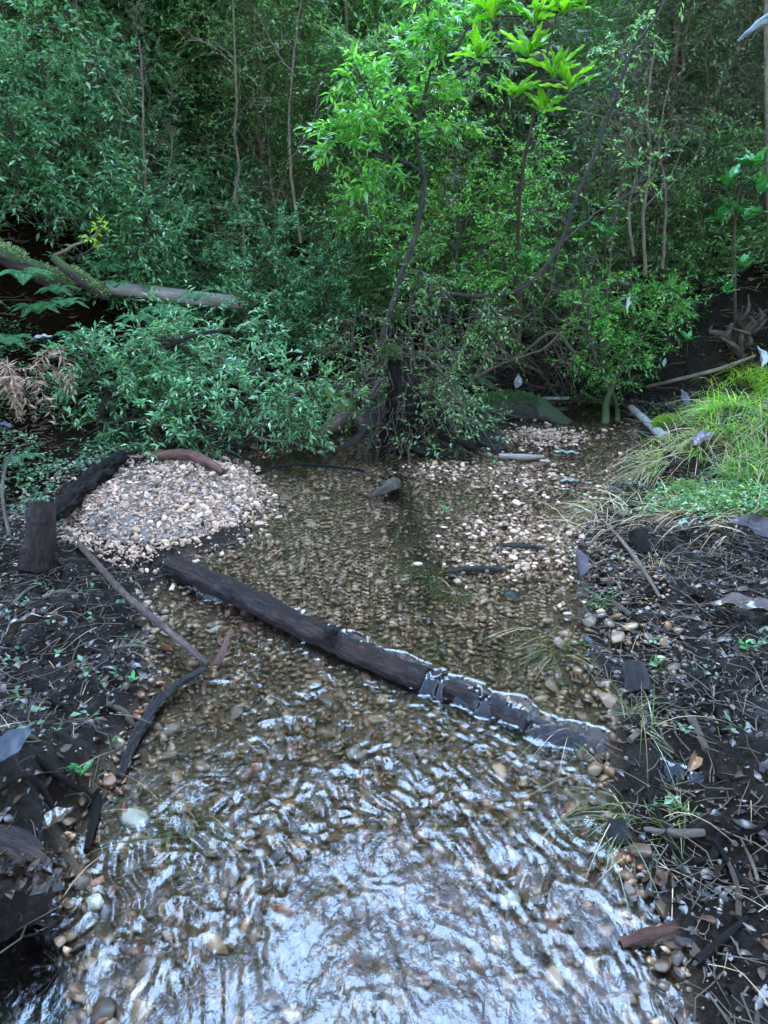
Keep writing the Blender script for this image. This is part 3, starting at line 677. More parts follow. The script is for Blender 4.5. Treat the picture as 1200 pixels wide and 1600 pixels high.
# low leafy ground cover, mostly left rear and right rear
bf = Buf()
for n, a in ((2600, (-2.6, -1.3, 2.6, 4.6)), (60, (-1.5, -.55, 1.3, 2.6)), (2500, (1.0, 3.4, 4.6, 6.6)), (30, (.5, 1.5, 1.2, 3.2))):
    x, y, z = bank_points(n, *a, rg); g = vn(x * 4, y * 4, 0, 90) > -.1; x, y, z = x[g], y[g], z[g]
    for q in range(4):
        k = len(x); az = rg.uniform(0, 2 * PI, k); dr = np.stack([np.cos(az), np.sin(az), rg.uniform(.1, .7, k)], -1)
        leafs(bf, np.stack([x + rg.normal(0, .012, k), y + rg.normal(0, .012, k), z + rg.uniform(.01, .05, k)], -1), dr, np.array([0, 0, 1.]) + rg.normal(0, .3, (k, 3)), rg.uniform(.014, .032, k), rg.uniform(.010, .018, k), 0, .1, .15)
bf.obj('ground_cover', M['cover'], kind='stuff')

# ------------------------------------------------------------------ logs and sticks
def limb(name, label, cat, pts, radii, mt, amp=.12, S=14, n=30, s=0, ridge=5., group=None):
    c = np.mean(np.asarray(pts), 0); bb = Buf(); bark(bb, np.asarray(pts) - c, radii, S, n, amp, s, 0, ridge)
    o = bb.obj(name, mt); o.location = c; tag(o, label, cat, group); return o
# the log the water spills over
a_ = np.linspace(-.03, LLEN + .04, 9); pts = []
for a in a_:
    p = LA + LD * a; pts.append((p[0] + LN[0] * .012 * math.sin(a * 5), p[1] + LN[1] * .012 * math.sin(a * 5), float(log_top(a)) - .040))
lg = empty('fallen_log', pts[4], 0, 'dark brown wet log lying across the creek with water spilling over its lower end', 'log')
bb = Buf(); bark(bb, np.array(pts) - np.array(pts[4]), [.042, .044, .042, .041, .040, .036, .028], 34, 150, .20, 5, 0, 7.); bb.obj('trunk', M['wetlog'], lg)
for f, az_, L_ in ((.60, 2.0, .0),):
    bb = Buf(); p = np.array(pts[int(f * 8)]) - np.array(pts[4]); d_ = np.array([LN[0] * math.cos(az_), LN[1] * math.cos(az_), abs(math.sin(az_)) + .3])
    bark(bb, [p + d_ * .02, p + d_ * .05, p + d_ * .06 + np.array([.02, 0, 0])], [.03, .024, .012], 12, 10, .35, 4); bb.obj('branch_stub', M['wetlog'], lg)

limb('fallen_stick', 'long thin red-brown stick leaning from the rotten stump down into the creek', 'stick',
     [Pz(88, 812, .15), Pz(150, 880, .13), Pz(205, 938, .11), Pz(262, 985, .075), Pz(325, 1038, .03)], [.008, .011, .012, .013, .009], M['redbrown'], .18, 10, 40, 3)
limb('short_branch', 'short reddish branch poking up from the water beside the long stick', 'stick', [Pz(340, 1040, -.01), Pz(352, 1008, .03), Pz(362, 985, .05)], [.012, .011, .009], M['reddish'], .2, 10, 14, 8)
limb('sunken_branch', 'dark branch running down the left water edge below the long stick', 'branch', [Pz(322, 1045, .03), Pz(270, 1075, .02), Pz(225, 1130, .015), Pz(185, 1215, .01)], [.008, .013, .014, .008], M['blackroot'], .5, 16, 60, 9)
limb('driftwood', 'dark mossy stick half sunk along the left edge of the creek', 'branch', [Pz(160, 1195, .02), Pz(150, 1260, .012), Pz(135, 1330, .01)], [.008, .012, .007], M['root'], .25, 10, 20, 29)
# rotten log stump at the left
st = empty('rotten_log', G(60, 850), 0, 'short brown rotten log stood on end beside the gravel bar', 'log')
o_ = np.array(st.location); A_ = G(55, 888, -.01); B_ = Q(64, 785, A_[1] + .10)
bb = Buf(); bark(bb, [A_ - o_, (A_ + B_) / 2 - o_ + np.array([.01, 0, .01]), B_ - o_], [.055, .052, .05], 36, 70, .16, 12, 0, 6.); bb.obj('trunk', M['wetlog'], st)
limb('rotten_root', 'thick dark crumbling root behind the rotten log reaching toward the gravel bar', 'root', [G(85, 822, .04), G(125, 785, .05), G(165, 750, .05), G(195, 722, .04)], [.03, .04, .04, .025], M['root'], .55, 32, 90, 18)
limb('rotten_wood', 'crumbling brown rotten wood slab overhanging the black hollow at the lower left', 'wood', [Pz(-160, 1330, .16), Pz(-60, 1345, .16), Pz(30, 1352, .13), Pz(92, 1372, .10)], [.075, .07, .05, .015], M['rotwood'], .6, 40, 90, 97)
rgf = np.random.default_rng(98); bb = Buf(); n = 520; f_ = rgf.uniform(0, 1, n); c_ = spline([Pz(-160, 1330, .16), Pz(-60, 1345, .16), Pz(30, 1352, .13), Pz(92, 1372, .10)], 60)[(f_ * 59).astype(int)]
dd_ = rnd_dirs(n, rgf); dd_[:, 2] = np.abs(dd_[:, 2]); curled(bb, c_ + dd_ * (.078 - .05 * f_)[:, None], rnd_dirs(n, rgf), dd_, rgf.uniform(.015, .05, n), rgf.uniform(.01, .025, n), rgf)
o_ = bpy.data.objects.get('rotten_wood'); fl_ = bb.obj('flakes', M['litter'], o_, kind='stuff'); fl_.location = [-q for q in o_.location]
limb('bent_twig', 'thin curved twig arching up beside the rotten log', 'stick', [G(28, 900, .0), G(15, 800, .15), G(35, 745, .14), Q(75, 690, 3.7)], [.007, .007, .006, .003], M['twig'], .1, 7, 24, 2)
# fallen grey trunk and mossy trunk at the upper left
fl = empty('fallen_tree', Q(260, 462, 5.0), 0, 'smooth grey fallen trunk lying level above the dark left shrubs', 'trunk'); o_ = np.array(fl.location)
bb = Buf(); bark(bb, [Q(165, 450, 4.9) - o_, Q(240, 457, 5.0) - o_, Q(310, 467, 5.1) - o_, Q(378, 473, 5.2) - o_], [.040, .046, .046, .044], 20, 40, .07, 22, 0, 3.); bb.obj('trunk', M['fallen'], fl)
bb = Buf(); bark(bb, [Q(370, 472, 5.18) - o_, Q(383, 468, 5.2) - o_], [.05, .035], 14, 8, .3, 24); bb.obj('moss', M['mosslog'], fl)
ml = empty('mossy_tree', Q(80, 420, 4.7), 0, 'thick moss-covered trunk sloping down at the left edge', 'trunk'); o_ = np.array(ml.location)
mp = [Q(-60, 370, 4.4), Q(10, 400, 4.55), Q(70, 432, 4.7), Q(115, 452, 4.8)]
bb = Buf(); bark(bb, [p - o_ for p in mp], [.060, .058, .05, .035], 22, 60, .3, 26); bb.obj('trunk', M['mosslog'], ml)
m2 = [Q(82, 402, 4.6), Q(110, 425, 4.65), Q(140, 447, 4.75), Q(165, 462, 4.85)]
bb = Buf(); bark(bb, [p - o_ for p in m2], [.020, .032, .036, .03], 16, 30, .16, 27); bb.obj('branch', M['mosslog'], ml)
rgm = np.random.default_rng(5)
def fuzz(pts, rad, n, rg, L=.02, W=.006):      # moss tufts on a limb
    bb = Buf(); C = spline(pts, 60); T = unit(np.gradient(C, axis=0)); i = rg.integers(0, 60, n); a = rg.normal(PI / 2, .8, n)
    U = unit(np.cross(T[i], np.array([0, 0, 1.]))); W_ = np.cross(U, T[i]); dr = U * np.cos(a)[:, None] + W_ * np.sin(a)[:, None]
    g = fbm(C[i][:, 0] * 9, C[i][:, 2] * 9, 0, 3, 2) > -.15; i, dr = i[g], dr[g]
    p = C[i] + dr * rad * .95 + rg.normal(0, .006, (len(i), 3)); leafs(bb, p, dr + rg.normal(0, .6, (len(i), 3)), rnd_dirs(len(i), rg), rg.uniform(.5, 1.2, len(i)) * L, W, 0); return bb
mossm = leaf_mat('moss_tufts', [(0, (.07, .11, .03)), (.6, (.20, .28, .10)), (1, (.42, .50, .26))], .7, .3)
mossd = leaf_mat('dark_moss_tufts', [(0, (.02, .05, .01)), (.6, (.05, .11, .02)), (1, (.10, .19, .04))], .7, .3)
fuzz([p - o_ for p in mp], .058, 1700, rgm, .028).obj('moss', mossm, ml, kind='stuff')
fuzz([p - o_ for p in m2[1:]], .034, 1400, rgm, .025).obj('moss', mossm, ml, kind='stuff')
# logs at the back
mr = empty('mossy_log', G(820, 655), 0, 'low mossy log half buried behind the far gravel strip', 'log'); o_ = np.array(mr.location)
lp = [G(742, 655, .04), G(790, 650, .07), G(835, 655, .06), G(890, 672, .02)]
bb = Buf(); bark(bb, [p - o_ for p in lp], [.06, .095, .09, .04], 20, 34, .2, 31); bb.obj('trunk', M['mossystone'], mr)
fuzz([p - o_ for p in lp[:3]], .09, 2600, rgm, .028).obj('moss', mossd, mr, kind='stuff')
lb_ = empty('curved_log', G(520, 690), 0, 'pale curved log end with a green moss cap at the left of the dead stump', 'log'); o_ = np.array(lb_.location)
lp = [G(500, 690, .04), G(528, 683, .09), G(552, 675, .11), G(570, 682, .07)]
bb = Buf(); bark(bb, [p - o_ for p in lp], [.035, .045, .05, .03], 16, 26, .16, 34); bb.obj('trunk', M['greybark'], lb_)
fuzz([lp[1] - o_ + np.array([0, 0, .03]), lp[2] - o_ + np.array([-.03, 0, .05])], .04, 900, rgm, .02).obj('moss', mossm, lb_, kind='stuff')
limb('orange_log', 'short orange-brown stripped branch behind the gravel bar', 'branch', [G(240, 728, .05), G(285, 727, .06), G(320, 735, .05), G(350, 745, .025)], [.022, .028, .026, .018], M['reddish'], .22, 14, 26, 36)
limb('pale_branch', 'bleached white branch lying on the right bank below the grass', 'branch', [G(1036, 693, .03), G(1010, 672, .05), G(984, 652, .07)], [.028, .026, .022], M['whitewood'], .12, 12, 22, 38)
limb('pale_pole', 'long thin pale stick lying level behind the grassy bank', 'stick', [G(1010, 616, .05), G(1060, 608, .07), G(1120, 598, .09), G(1175, 585, .12)], [.012, .013, .013, .009], M['palebark'], .08, 8, 24, 39)
limb('white_pole', 'straight white stick on the ground beyond the mossy log', 'stick', [G(822, 634, .03), G(860, 633, .04), G(888, 631, .04)], [.013, .014, .011], M['whitewood'], .06, 8, 12, 40)
limb('fallen_stick', 'thin brown stick lying down the muddy right bank past the grey leaf', 'stick', [G(938, 815, .02), G(975, 862, .03), G(1005, 905, .03), G(1030, 942, .02)], [.005, .008, .008, .006], M['greybark'], .15, 8, 26, 41)
limb('sunken_stick', 'dark stick lying flat in the shallow water in mid creek', 'stick', [Pz(700, 893, .055), Pz(750, 888, .065), Pz(788, 890, .06)], [.008, .013, .008], M['blackroot'], .25, 9, 16, 42)
limb('sunken_stick', 'short bluish wet stick just above the water by the right gravel', 'stick', [Pz(775, 851, .065), Pz(815, 853, .07), Pz(850, 856, .062)], [.007, .011, .007], M['blackroot'], .15, 9, 14, 43)
limb('floating_branch', 'long thin dark branch trailing in the still water at the back left', 'stick', [Pz(395, 742, .08), Pz(450, 726, .09), Pz(510, 728, .08), Pz(570, 736, .07)], [.006, .01, .009, .005], M['root'], .2, 8, 30, 44)
limb('bare_branch', 'bare forked twig sticking out over the back left water', 'stick', [G(380, 690, .1), Pz(420, 688, .17), Pz(455, 690, .16), Pz(480, 700, .14)], [.005, .007, .006, .003], M['palebark'], .1, 7, 24, 45)
limb('broken_stick', 'grey brown broken wood lump lying in the water in front of the dead stump', 'wood', [Pz(582, 775, .06), Pz(600, 765, .09), Pz(622, 752, .07)], [.012, .035, .014], M['oldlog'], .4, 12, 18, 46)
limb('wood_chunk', 'reddish brown broken wood piece by the lower right edge of the water', 'wood', [G(968, 1492, .03), G(1000, 1487, .035), G(1052, 1476, .04)], [.010, .014, .009], M['reddish'], .3, 12, 20, 47)
limb('wood_chunk', 'dark knotty stump end beside the grass at the right water edge', 'wood', [G(965, 1318, .0), G(962, 1300, .035)], [.034, .022], M['blackroot'], .3, 14, 10, 48)
limb('wood_chunk', 'black hollow log end with a rusty side on the right mud', 'log', [G(1000, 1082, -.01), G(985, 1062, .05)], [.036, .032], M['blackroot'], .25, 16, 14, 49)
limb('log_end', 'short dark grey log end poking out below the grass tussock', 'log', [G(1008, 862, -.02), G(995, 845, .035)], [.036, .040], M['root'], .18, 16, 16, 50)
limb('root_end', 'black soaked root stub in the water beside the far gravel strip', 'root', [G(735, 690, .1), G(760, 698, .07), Pz(785, 708, .04)], [.05, .07, .03], M['blackroot'], .35, 16, 20, 51)
limb('bluish_stick', 'wet bluish flat stick against the edge of the far gravel strip', 'stick', [Pz(780, 712, .07), Pz(815, 714, .075), Pz(850, 714, .065)], [.012, .018, .01], M['fallen'], .2, 9, 14, 52)
limb('crossing_stick', 'grey stick on the brown leaf litter right of the white leaf', 'stick', [G(765, 563, .05), G(810, 575, .04), G(848, 590, .03)], [.012, .012, .009], M['greybark'], .1, 8, 16, 53)

rgk = np.random.default_rng(66)
for side, n_, xr, yr in (('right', 16, (930, 1190), (830, 1500)), ('left', 11, (10, 230), (900, 1240))):
    k = 0
    while k < n_:
        px, py = rgk.uniform(*xr), rgk.uniform(*yr); c_ = G(px, py); k += 1
        if float(sdf(c_[0:1], c_[1:2])[0]) < .03: continue
        a = rgk.uniform(0, PI); l = rgk.uniform(.06, .2); e = np.array([math.cos(a) * l, math.sin(a) * l, 0]); kk = rgk.normal(0, .02, 3)
        pp = [c_ - e * .5, c_ + kk * .6, c_ + e * .5]
        pp = [np.array([q[0], q[1], hz(q[0], q[1]) + .008]) for q in pp]; rr_ = rgk.uniform(.003, .010)
        cx_, cy_ = px, py
        lm_ = min(((895, 880, 'the upright violet leaf'), (990, 850, 'the dark log end'), (1160, 850, 'the large purple-grey leaf'), (1105, 960, 'the long dark arching leaf'), (990, 1070, 'the black hollow log end'), (1030, 1055, 'the tiny seedling on dark mud'), (1072, 1215, 'the tan leaf'),
              (985, 1285, 'the long overhanging grass tuft'), (1010, 1487, 'the reddish wood piece'), (1180, 1350, 'the lower right edge'), (1165, 1100, 'the right edge above the tan leaf'), (60, 900, 'the rotten log'), (205, 940, 'the long red-brown stick'), (5, 1010, 'the curled leaf on left mud'),
              (10, 1180, 'the blue-grey leaf'), (205, 1075, 'the small pale sprout'), (220, 1130, 'the dark branch at the left water edge'), (110, 1000, 'the open mud below the gravel bar')), key=lambda q: (q[0] - px)**2 + (q[1] - py)**2)[2]
        limb('loose_stick', '%s stick lying in the litter by %s' % (('short' if l < .11 else 'long') + (' dark' if rr_ > .0065 else ' thin brown'), lm_), 'stick', pp, [rr_, rr_ * 1.1, rr_ * .6], M[('twig', 'greybark', 'wetlog', 'root')[rgk.integers(4)]], .25, 8, 16, 900 + k, group='loose sticks on the %s bank' % side)
# the dead stump and its roots
sp_ = G(632, 712); stump = empty('dead_stump', sp_, 0, 'tall dark rotten stump with hanging roots standing at the back of the creek', 'stump'); o_ = np.array(sp_)
Ys = float(sp_[1]) + .12
core = [Q(628, 722, Ys - .05), Q(630, 660, Ys), Q(628, 600, Ys + .05), Q(618, 548, Ys + .08)]
bb = Buf(); bark(bb, [p - o_ for p in core], [.13, .105, .085, .055], 34, 80, .45, 60, 0, 2.5); bb.obj('trunk', M['root'], stump)
for k, (pp, rr_) in enumerate((([(640, 690), (660, 705), (700, 715), (738, 722)], [.06, .035, .025, .012]), ([(655, 650), (685, 672), (715, 690), (745, 700)], [.05, .04, .035, .03]), ([(615, 690), (602, 715), (595, 735), (588, 745)], [.08, .06, .05, .03]),
     ([(600, 640), (575, 665), (555, 690), (530, 700)], [.05, .035, .03, .015]), ([(625, 700), (632, 722), (640, 740), (648, 745)], [.06, .05, .04, .02]), ([(670, 620), (690, 650), (700, 680), (712, 700)], [.03, .025, .018, .01]), ([(590, 600), (575, 640), (580, 680), (570, 712)], [.02, .018, .014, .01]))):
    bb = Buf(); bark(bb, [Q(a, c, Ys - .02 - .1 * i_ ) - o_ for i_, (a, c) in enumerate(pp)], [.75 * q for q in rr_], 12, 24, .35, 70 + k); bb.obj('root', M['root'] if k % 3 else M['blackroot'], stump)
rgs = np.random.default_rng(8); n = 110; bb = Buf()
a = rgs.uniform(-PI, 0, n); hh = rgs.uniform(.08, .75, n); r0_ = .18 - .1 * hh
p0 = np.stack([core[0][0] + r0_ * np.cos(a) * 1.3, Ys + r0_ * np.sin(a), o_[2] + hh], -1) - o_
t = np.linspace(0, 1, 6)[None, :, None]; dr = np.stack([np.cos(a), np.sin(a), rgs.normal(0, .5, n)], -1); L = rgs.uniform(.06, .35, n)[:, None, None]
P_ = p0[:, None] + dr[:, None] * L * t * .6 + np.array([0, 0, -1.]) * L * t**1.6 * rgs.uniform(-.3, .9, (n, 1, 1)) + np.cumsum(rgs.normal(0, .02, (n, 6, 3)), 1)
Vv, Ff = tubes(P_, np.array([.0026, .0024, .002, .0016, .0012, .0008])[None] * rgs.uniform(.5, 1.4, (n, 1)), 4); bb.add(Vv, Ff); bb.obj('rootlets', M['twig'], stump, kind='stuff')
cap = Q(610, 560, Ys) - o_; n = 1500; dd_ = rnd_dirs(n, rgs); dd_[:, 2] = np.abs(dd_[:, 2])
bb = Buf(); leafs(bb, cap + dd_ * np.array([.06, .05, .07]), dd_ + rgs.normal(0, .5, (n, 3)), rnd_dirs(n, rgs), .02, .006); bb.obj('moss', mossd, stump, kind='stuff')
# twisted dead root mass at the right, dead fronds at the left edge
rt = empty('upturned_roots', G(1150, 560), 0, 'tangle of dry brown twisted roots behind the grassy bank at the right', 'roots'); o_ = np.array(rt.location)
for k in range(16):
    a = rgs.uniform(0, 2 * PI); c_ = np.array([0, 0, .05]); e_ = c_ + np.array([.16 * math.cos(a) - .04, .1 * math.sin(a), rgs.uniform(.08, .28)])
    bb = Buf(); bark(bb, [c_ + rgs.normal(0, .03, 3), (c_ + e_) / 2 + rgs.normal(0, .04, 3), e_ + rgs.normal(0, .02, 3), e_ + rgs.normal(0, .07, 3)], [.020, .017, .012, .004], 12, 26, .4, 80 + k); bb.obj('root', M['twig'] if k % 3 else M['oldlog'], rt)
df = G(30, 650); dfo = empty('dead_fronds', df, 0, 'heap of dry pinkish brown dead fern fronds at the left edge', 'dead fern'); n = 14
for k in range(n):
    a = rgs.uniform(-2.6, .3); L_ = rgs.uniform(.25, .5); c0 = rgs.normal(0, .12, 3) * np.array([1.2, .6, .2]) + np.array([-.05, 0, .22 + .05 * rgs.normal()])
    s_ = spline([c0, c0 + np.array([math.cos(a) * L_ * .5, math.sin(a) * L_ * .3, .02]), c0 + np.array([math.cos(a) * L_ * .8, math.sin(a) * L_ * .5, -.18])], 22)
    bb = Buf(); V_, F_ = tubes(s_[None], np.linspace(.003, .001, 22)[None], 4); bb.add(V_, F_)
    for sd in (-1, 1):
        T = unit(np.gradient(s_, axis=0)); S_ = unit(np.cross(T, np.array([0, 0, 1.]) + rgs.normal(0, .3, (22, 3)))) * sd
        leafs(bb, s_, S_ + T * .4 + rgs.normal(0, .35, (22, 3)), np.array([0, 0, 1.]) + rgs.normal(0, .5, (22, 3)), .065 * np.sin(np.linspace(.3, 3, 22)) + .01, .012)
    bb.obj('frond', M['deadfern'], dfo)

# ------------------------------------------------------------------ single broad dead leaves lying about
def broad_leaf(name, label, pos, L, W, mt, yaw=0., pitch=0., roll=0., curl=.3, cup=.25, cat='leaf', parent=None, shape=1.0, stem=True):
    nu, nv = 13, 7; u = np.linspace(0, 1, nu)[:, None]; v = np.linspace(-1, 1, nv)[None]
    w = W * .5 * (np.sin(PI * u**.85)**shape) * (1 - .25 * u) + .0004
    x = v * w; y = u * L + 0 * v; z = cup * np.abs(v)**1.5 * w * 1.2 + curl * L * (.25 - (u - .5)**2) + .004 * np.sin(u * 17 + v * 3) * (L / .1)
    Vt = np.stack([x, y, z], -1).reshape(-1, 3); Vb = Vt - np.array([0, 0, max(.0008, L * .006)])
    i = np.arange(nu - 1)[:, None] * nv; j = np.arange(nv - 1)[None]; F = np.stack([i + j, i + j + 1, i + nv + j + 1, i + nv + j], -1).reshape(-1, 4)
    bb = Buf(); bb.add(Vt, F); bb.add(Vb, F[:, ::-1])
    if stem:
        s = np.array([[0, 0, 0], [0, -L * .08, -.01 * L], [0.01 * L, -L * .18, -.06 * L]]); V_, F_ = tubes(s[None], np.array([[.006, .005, .004]]) * L * 1.6, 4); bb.add(V_, F_)
    if parent is None: o = bb.obj(name, mt); tag(o, label, cat)
    else: o = bb.obj(name, mt, parent)
    o.location = [float(c) for c in pos]; o.rotation_euler = (pitch, roll, yaw); return o
broad_leaf('dead_leaf', 'upright violet-grey dead leaf standing at the right edge of the creek', G(905, 908, .012), .12, .07, M['dl_violet'], R(20), R(55), R(15), .35, .4)
broad_leaf('dead_leaf', 'large purple-grey curled leaf resting below the grass at the right edge', G(1225, 870, .02), .24, .10, M['dl_violet'], R(48), R(22), R(-30), .3, .9)
broad_leaf('dead_leaf', 'blue-grey wet leaf on the left bank edge by the dark hollow', G(-8, 1210, .03), .10, .06, M['dl_blue'], R(-30), R(20), R(20), .2, .2)
broad_leaf('dead_leaf', 'dark curled leaf with turned-up rim on the left mud', G(5, 1010, .02), .16, .09, M['dl_brown'], R(-60), R(12), R(-20), .4, .5)
broad_leaf('dead_leaf', 'tan pointed dead leaf standing in the mud at lower right', G(1072, 1215, .012), .07, .032, M['dl_tan'], R(-35), R(12), R(25), .5, .9)
broad_leaf('dead_leaf', 'grey leaf tucked in the straw beside the white branch', G(1078, 715, .06), .15, .09, M['dl_violet'], R(-70), R(25), R(10), .3, .3)
broad_leaf('dead_leaf', 'small violet leaf at the foot of the grassy bank', G(1070, 650, .06), .13, .06, M['dl_violet'], R(10), R(50), R(0), .3, .3)
broad_leaf('dead_leaf', 'long dark arching leaf over the mud at the right', G(1105, 960, .03), .26, .07, M['dl_brown'], R(-130), R(8), R(15), .35, .5)
broad_leaf('dead_leaf', 'bluish leaf lying flat on the wet mud beside the second sunken stick', G(812, 945, .012), .10, .055, M['dl_blue'], R(35), R(0), R(0), .1, .1)
broad_leaf('dead_leaf', 'small blue leaf lying on the dark stones below the muddy spit', G(925, 1015, .012), .06, .022, M['dl_blue'], R(20), R(10), R(0), .1, .2)
broad_leaf('dead_leaf', 'rust-coloured leaf under water by the lower right wood piece', G(985, 1465, .012), .055, .045, M['dl_red'], R(10), R(0), R(0), .1, .2)
broad_leaf('dead_leaf', 'pale grey leaf floating by the far gravel strip', Pz(905, 708, .062), .15, .05, M['dl_pale'], R(75), R(0), R(0), .05, .1)
broad_leaf('dead_leaf', 'pale leaf floating on the right channel below the far gravel strip', Pz(905, 750, .062), .11, .045, M['dl_pale'], R(95), R(0), R(0), .05, .1)
broad_leaf('dead_leaf', 'white bleached leaf standing upright on the litter beyond the mossy log', G(806, 612, .02), .11, .07, M['dl_white'], R(5), R(80), R(10), .2, .5)
broad_leaf('dead_leaf', 'white leaf standing in the undergrowth left of the grassy hummock', G(1036, 580, .02), .07, .03, M['dl_white'], R(-30), R(60), R(0), .2, .3)
broad_leaf('dead_leaf', 'pale curled leaf at the right edge above the grass', G(1188, 585, .04), .15, .09, M['dl_white'], R(30), R(60), R(10), .3, .6)
broad_leaf('dead_leaf', 'pale white leaf caught on a twig in the left shadow', Q(48, 532, 4.2), .12, .06, M['dl_white'], R(-80), R(10), R(10), .2, .3)
broad_leaf('dead_leaf', 'white leaf hanging in the bright shrub at the right', Q(984, 460, 4.8), .12, .025, M['dl_white'], R(5), R(-85), R(0), .1, .2)
broad_leaf('dead_leaf', 'blue-green leaf lying above the left ground cover', Q(18, 668, 3.6), .09, .05, M['dl_blue'], R(70), R(10), R(0), .2, .2)
broad_leaf('dead_leaf', 'grey green leaf lying in the grass above the dark log end', G(1080, 830, .03), .10, .04, M['dl_pale'], R(120), R(10), R(0), .2, .2)
broad_leaf('dead_leaf', 'big brown rotting leaf on the lower left bank', G(70, 1310, .02), .07, .05, M['dl_brown'], R(-40), R(5), R(0), .3, .3)
broad_leaf('dead_leaf', 'curled brown rotting leaf hanging over the lower left hollow', G(18, 1395, .04), .05, .03, M['dl_brown'], R(-150), R(-30), R(0), .3, .3)
for (px, py, L_, lab) in ((210, 1280, .07, 'white sunken stone slab under the ripples at lower left'), (150, 1420, .045, 'large pale sunken stone at the left water edge'), (340, 978, .055, 'pale flat stone under the water beside the log'),
                          (795, 1405, .05, 'yellowish stone under the ripples at lower right'), (1118, 1362, .0, '')):
    if L_ == 0: continue
    v = pebble_shapes(I1, 1, px)[0]; bb = Buf(); bb.add(v, I1[1]); o = bb.obj('stone', stone_mat('pale_stone', [(0, (.34, .31, .24)), (1, (.40, .37, .29))], .5)); g = Pz(px, py, -.03)
    o.location = (g[0], g[1], hz(g[0], g[1]) + .01); o.scale = (L_ * .6, L_ * .42, L_ * .25); o.rotation_euler = (.1, .1, px); tag(o, lab, 'stone')

# ------------------------------------------------------------------ grass
def tussock(label, px, py, n, L, W, spread, lean, mt, seed, dead=.2, bend=.7, z=None):
    c = G(px, py); rg = np.random.default_rng(seed); o = empty('grass_tussock', c, 0, label, 'grass', 'grass tussocks in and beside the creek')
    for part, frac, mm in (('blades', 1 - dead, mt), ('dry_blades', dead, 'drygrass')):
        k = int(n * 1.6 * frac)
        if k < 3: continue
        az = rg.uniform(0, 2 * PI, k); d = np.stack([np.cos(az) * .75 + lean[0], np.sin(az) * .75 + lean[1], rg.uniform(.15, 1.2, k)], -1)
        p = np.stack([rg.normal(0, spread, k), rg.normal(0, spread, k), np.full(k, -.01)], -1); bb = Buf()
        blades(bb, p, d, rg.uniform(.25, 1, k) * L, W * .8 * rg.uniform(.5, 1.2, k), rg.uniform(.4, 1.7, k) * bend, 7, 0, rg)
        bb.obj(part, M[mm], o, kind='stuff')
T_ = [('sparse half-drowned grass tussock in mid creek above the spilling log', 742, 945, 90, .16, .0035, .04, (0, -.3), 'wetgrass'),
 ('trailing pale-edged grass clump hanging past the end of the log', 870, 1010, 110, .26, .0035, .03, (-.1, -.8), 'wetgrass'),
 ('drowned thin grass in the sandy run left of mid creek', 640, 815, 60, .18, .003, .05, (.1, -.6), 'wetgrass'),
 ('small tussock growing on the gravel between the two channels', 700, 825, 80, .14, .003, .04, (-.2, -.2), 'wetgrass'),
 ('green arching grass tuft on the wet right bank by the log end', 1000, 1130, 34, .22, .0035, .025, (.3, .1), 'wetgrass'),
 ('long grass tuft hanging over the right water edge toward the lens', 985, 1285, 62, .27, .0035, .04, (-.3, -.7), 'wetgrass'),
 ('small green tuft beside the tan leaf at lower right', 1065, 1270, 40, .12, .003, .015, (.4, .2), 'grass'),
 ('tiny bright grass tuft on the mud right of the grey leaf', 945, 945, 35, .11, .003, .015, (0, 0), 'bright'),
 ('yellow-green grass tuft at the right channel edge below the big hummock', 930, 800, 120, .22, .003, .06, (-.2, -.3), 'wetgrass'),
 ('straw-coloured grass tuft under the log end on the right', 1030, 880, 70, .2, .003, .04, (-.2, -.3), 'drygrass'),
 ('dark drowned weed clump under the ripples at lower left', 285, 1290, 130, .24, .003, .04, (-.3, -.8), 'wetgrass'),
 ('sparse long grass at the end of the spilling log', 905, 1150, 45, .2, .003, .03, (.1, -.7), 'wetgrass'),
 ('fine grass trailing over the middle of the spilling log', 690, 1080, 14, .14, .003, .02, (0, -.8), 'wetgrass'),
 ('drowned weed tuft on the mud run beside the mid-creek tussock', 690, 930, 90, .14, .003, .05, (.1, -.5), 'wetgrass'),
 ('drowned weed patch near the head of the mud run', 600, 770, 70, .12, .003, .05, (.1, -.6), 'wetgrass'),
 ('dark drowned weed strip in mid creek above the sunken stick', 660, 900, 120, .13, .003, .05, (.1, -.5), 'wetgrass'),
 ('dark drowned weed tuft left of the sunken stick', 625, 850, 80, .12, .003, .04, (.1, -.6), 'wetgrass'),
 ('fine drowned grass on the sandy run nearest the spilling log', 625, 770, 50, .15, .003, .05, (.1, -.6), 'wetgrass')]
for k, (lab, px, py, n, L, W, sp, ln, mm) in enumerate(T_): tussock(lab, px, py, n, L, W, sp, ln, mm, 100 + k)
# right-hand grassy bank: a mass nobody would count
rg = np.random.default_rng(55)
def mass(name, regions, mt, L, W, bend, parent=None, up=(.5, 1.2)):
    bb = Buf()
    for px, py, n, sx, sy in regions:
        c = G(px, py); x = c[0] + rg.normal(0, sx, n); y = c[1] + rg.normal(0, sy, n); k = sdf(x, y) > -.02; x, y = x[k], y[k]; n = len(x); z = height(x, y)
        cl = vn(x * 12, y * 12, 0, 77) > .05; x, y, z = x[cl], y[cl], z[cl]; n = len(x)
        az = rg.uniform(0, 2 * PI, n); lx = vn(x * 5, y * 5, 0, 78); ly = vn(x * 5, y * 5, 0, 79); d = np.stack([np.cos(az) * .5 - .2 + .8 * lx, np.sin(az) * .5 - .35 + .8 * ly, rg.uniform(*up, n)], -1)
        blades(bb, np.stack([x, y, z - .005], -1), d, rg.uniform(.35, 1.15, n) * L, W * rg.uniform(.5, 2.2, n), rg.uniform(.3, 1.2, n) * bend, 6, 0, rg)
    return bb.obj(name, M[mt], parent, kind='stuff')
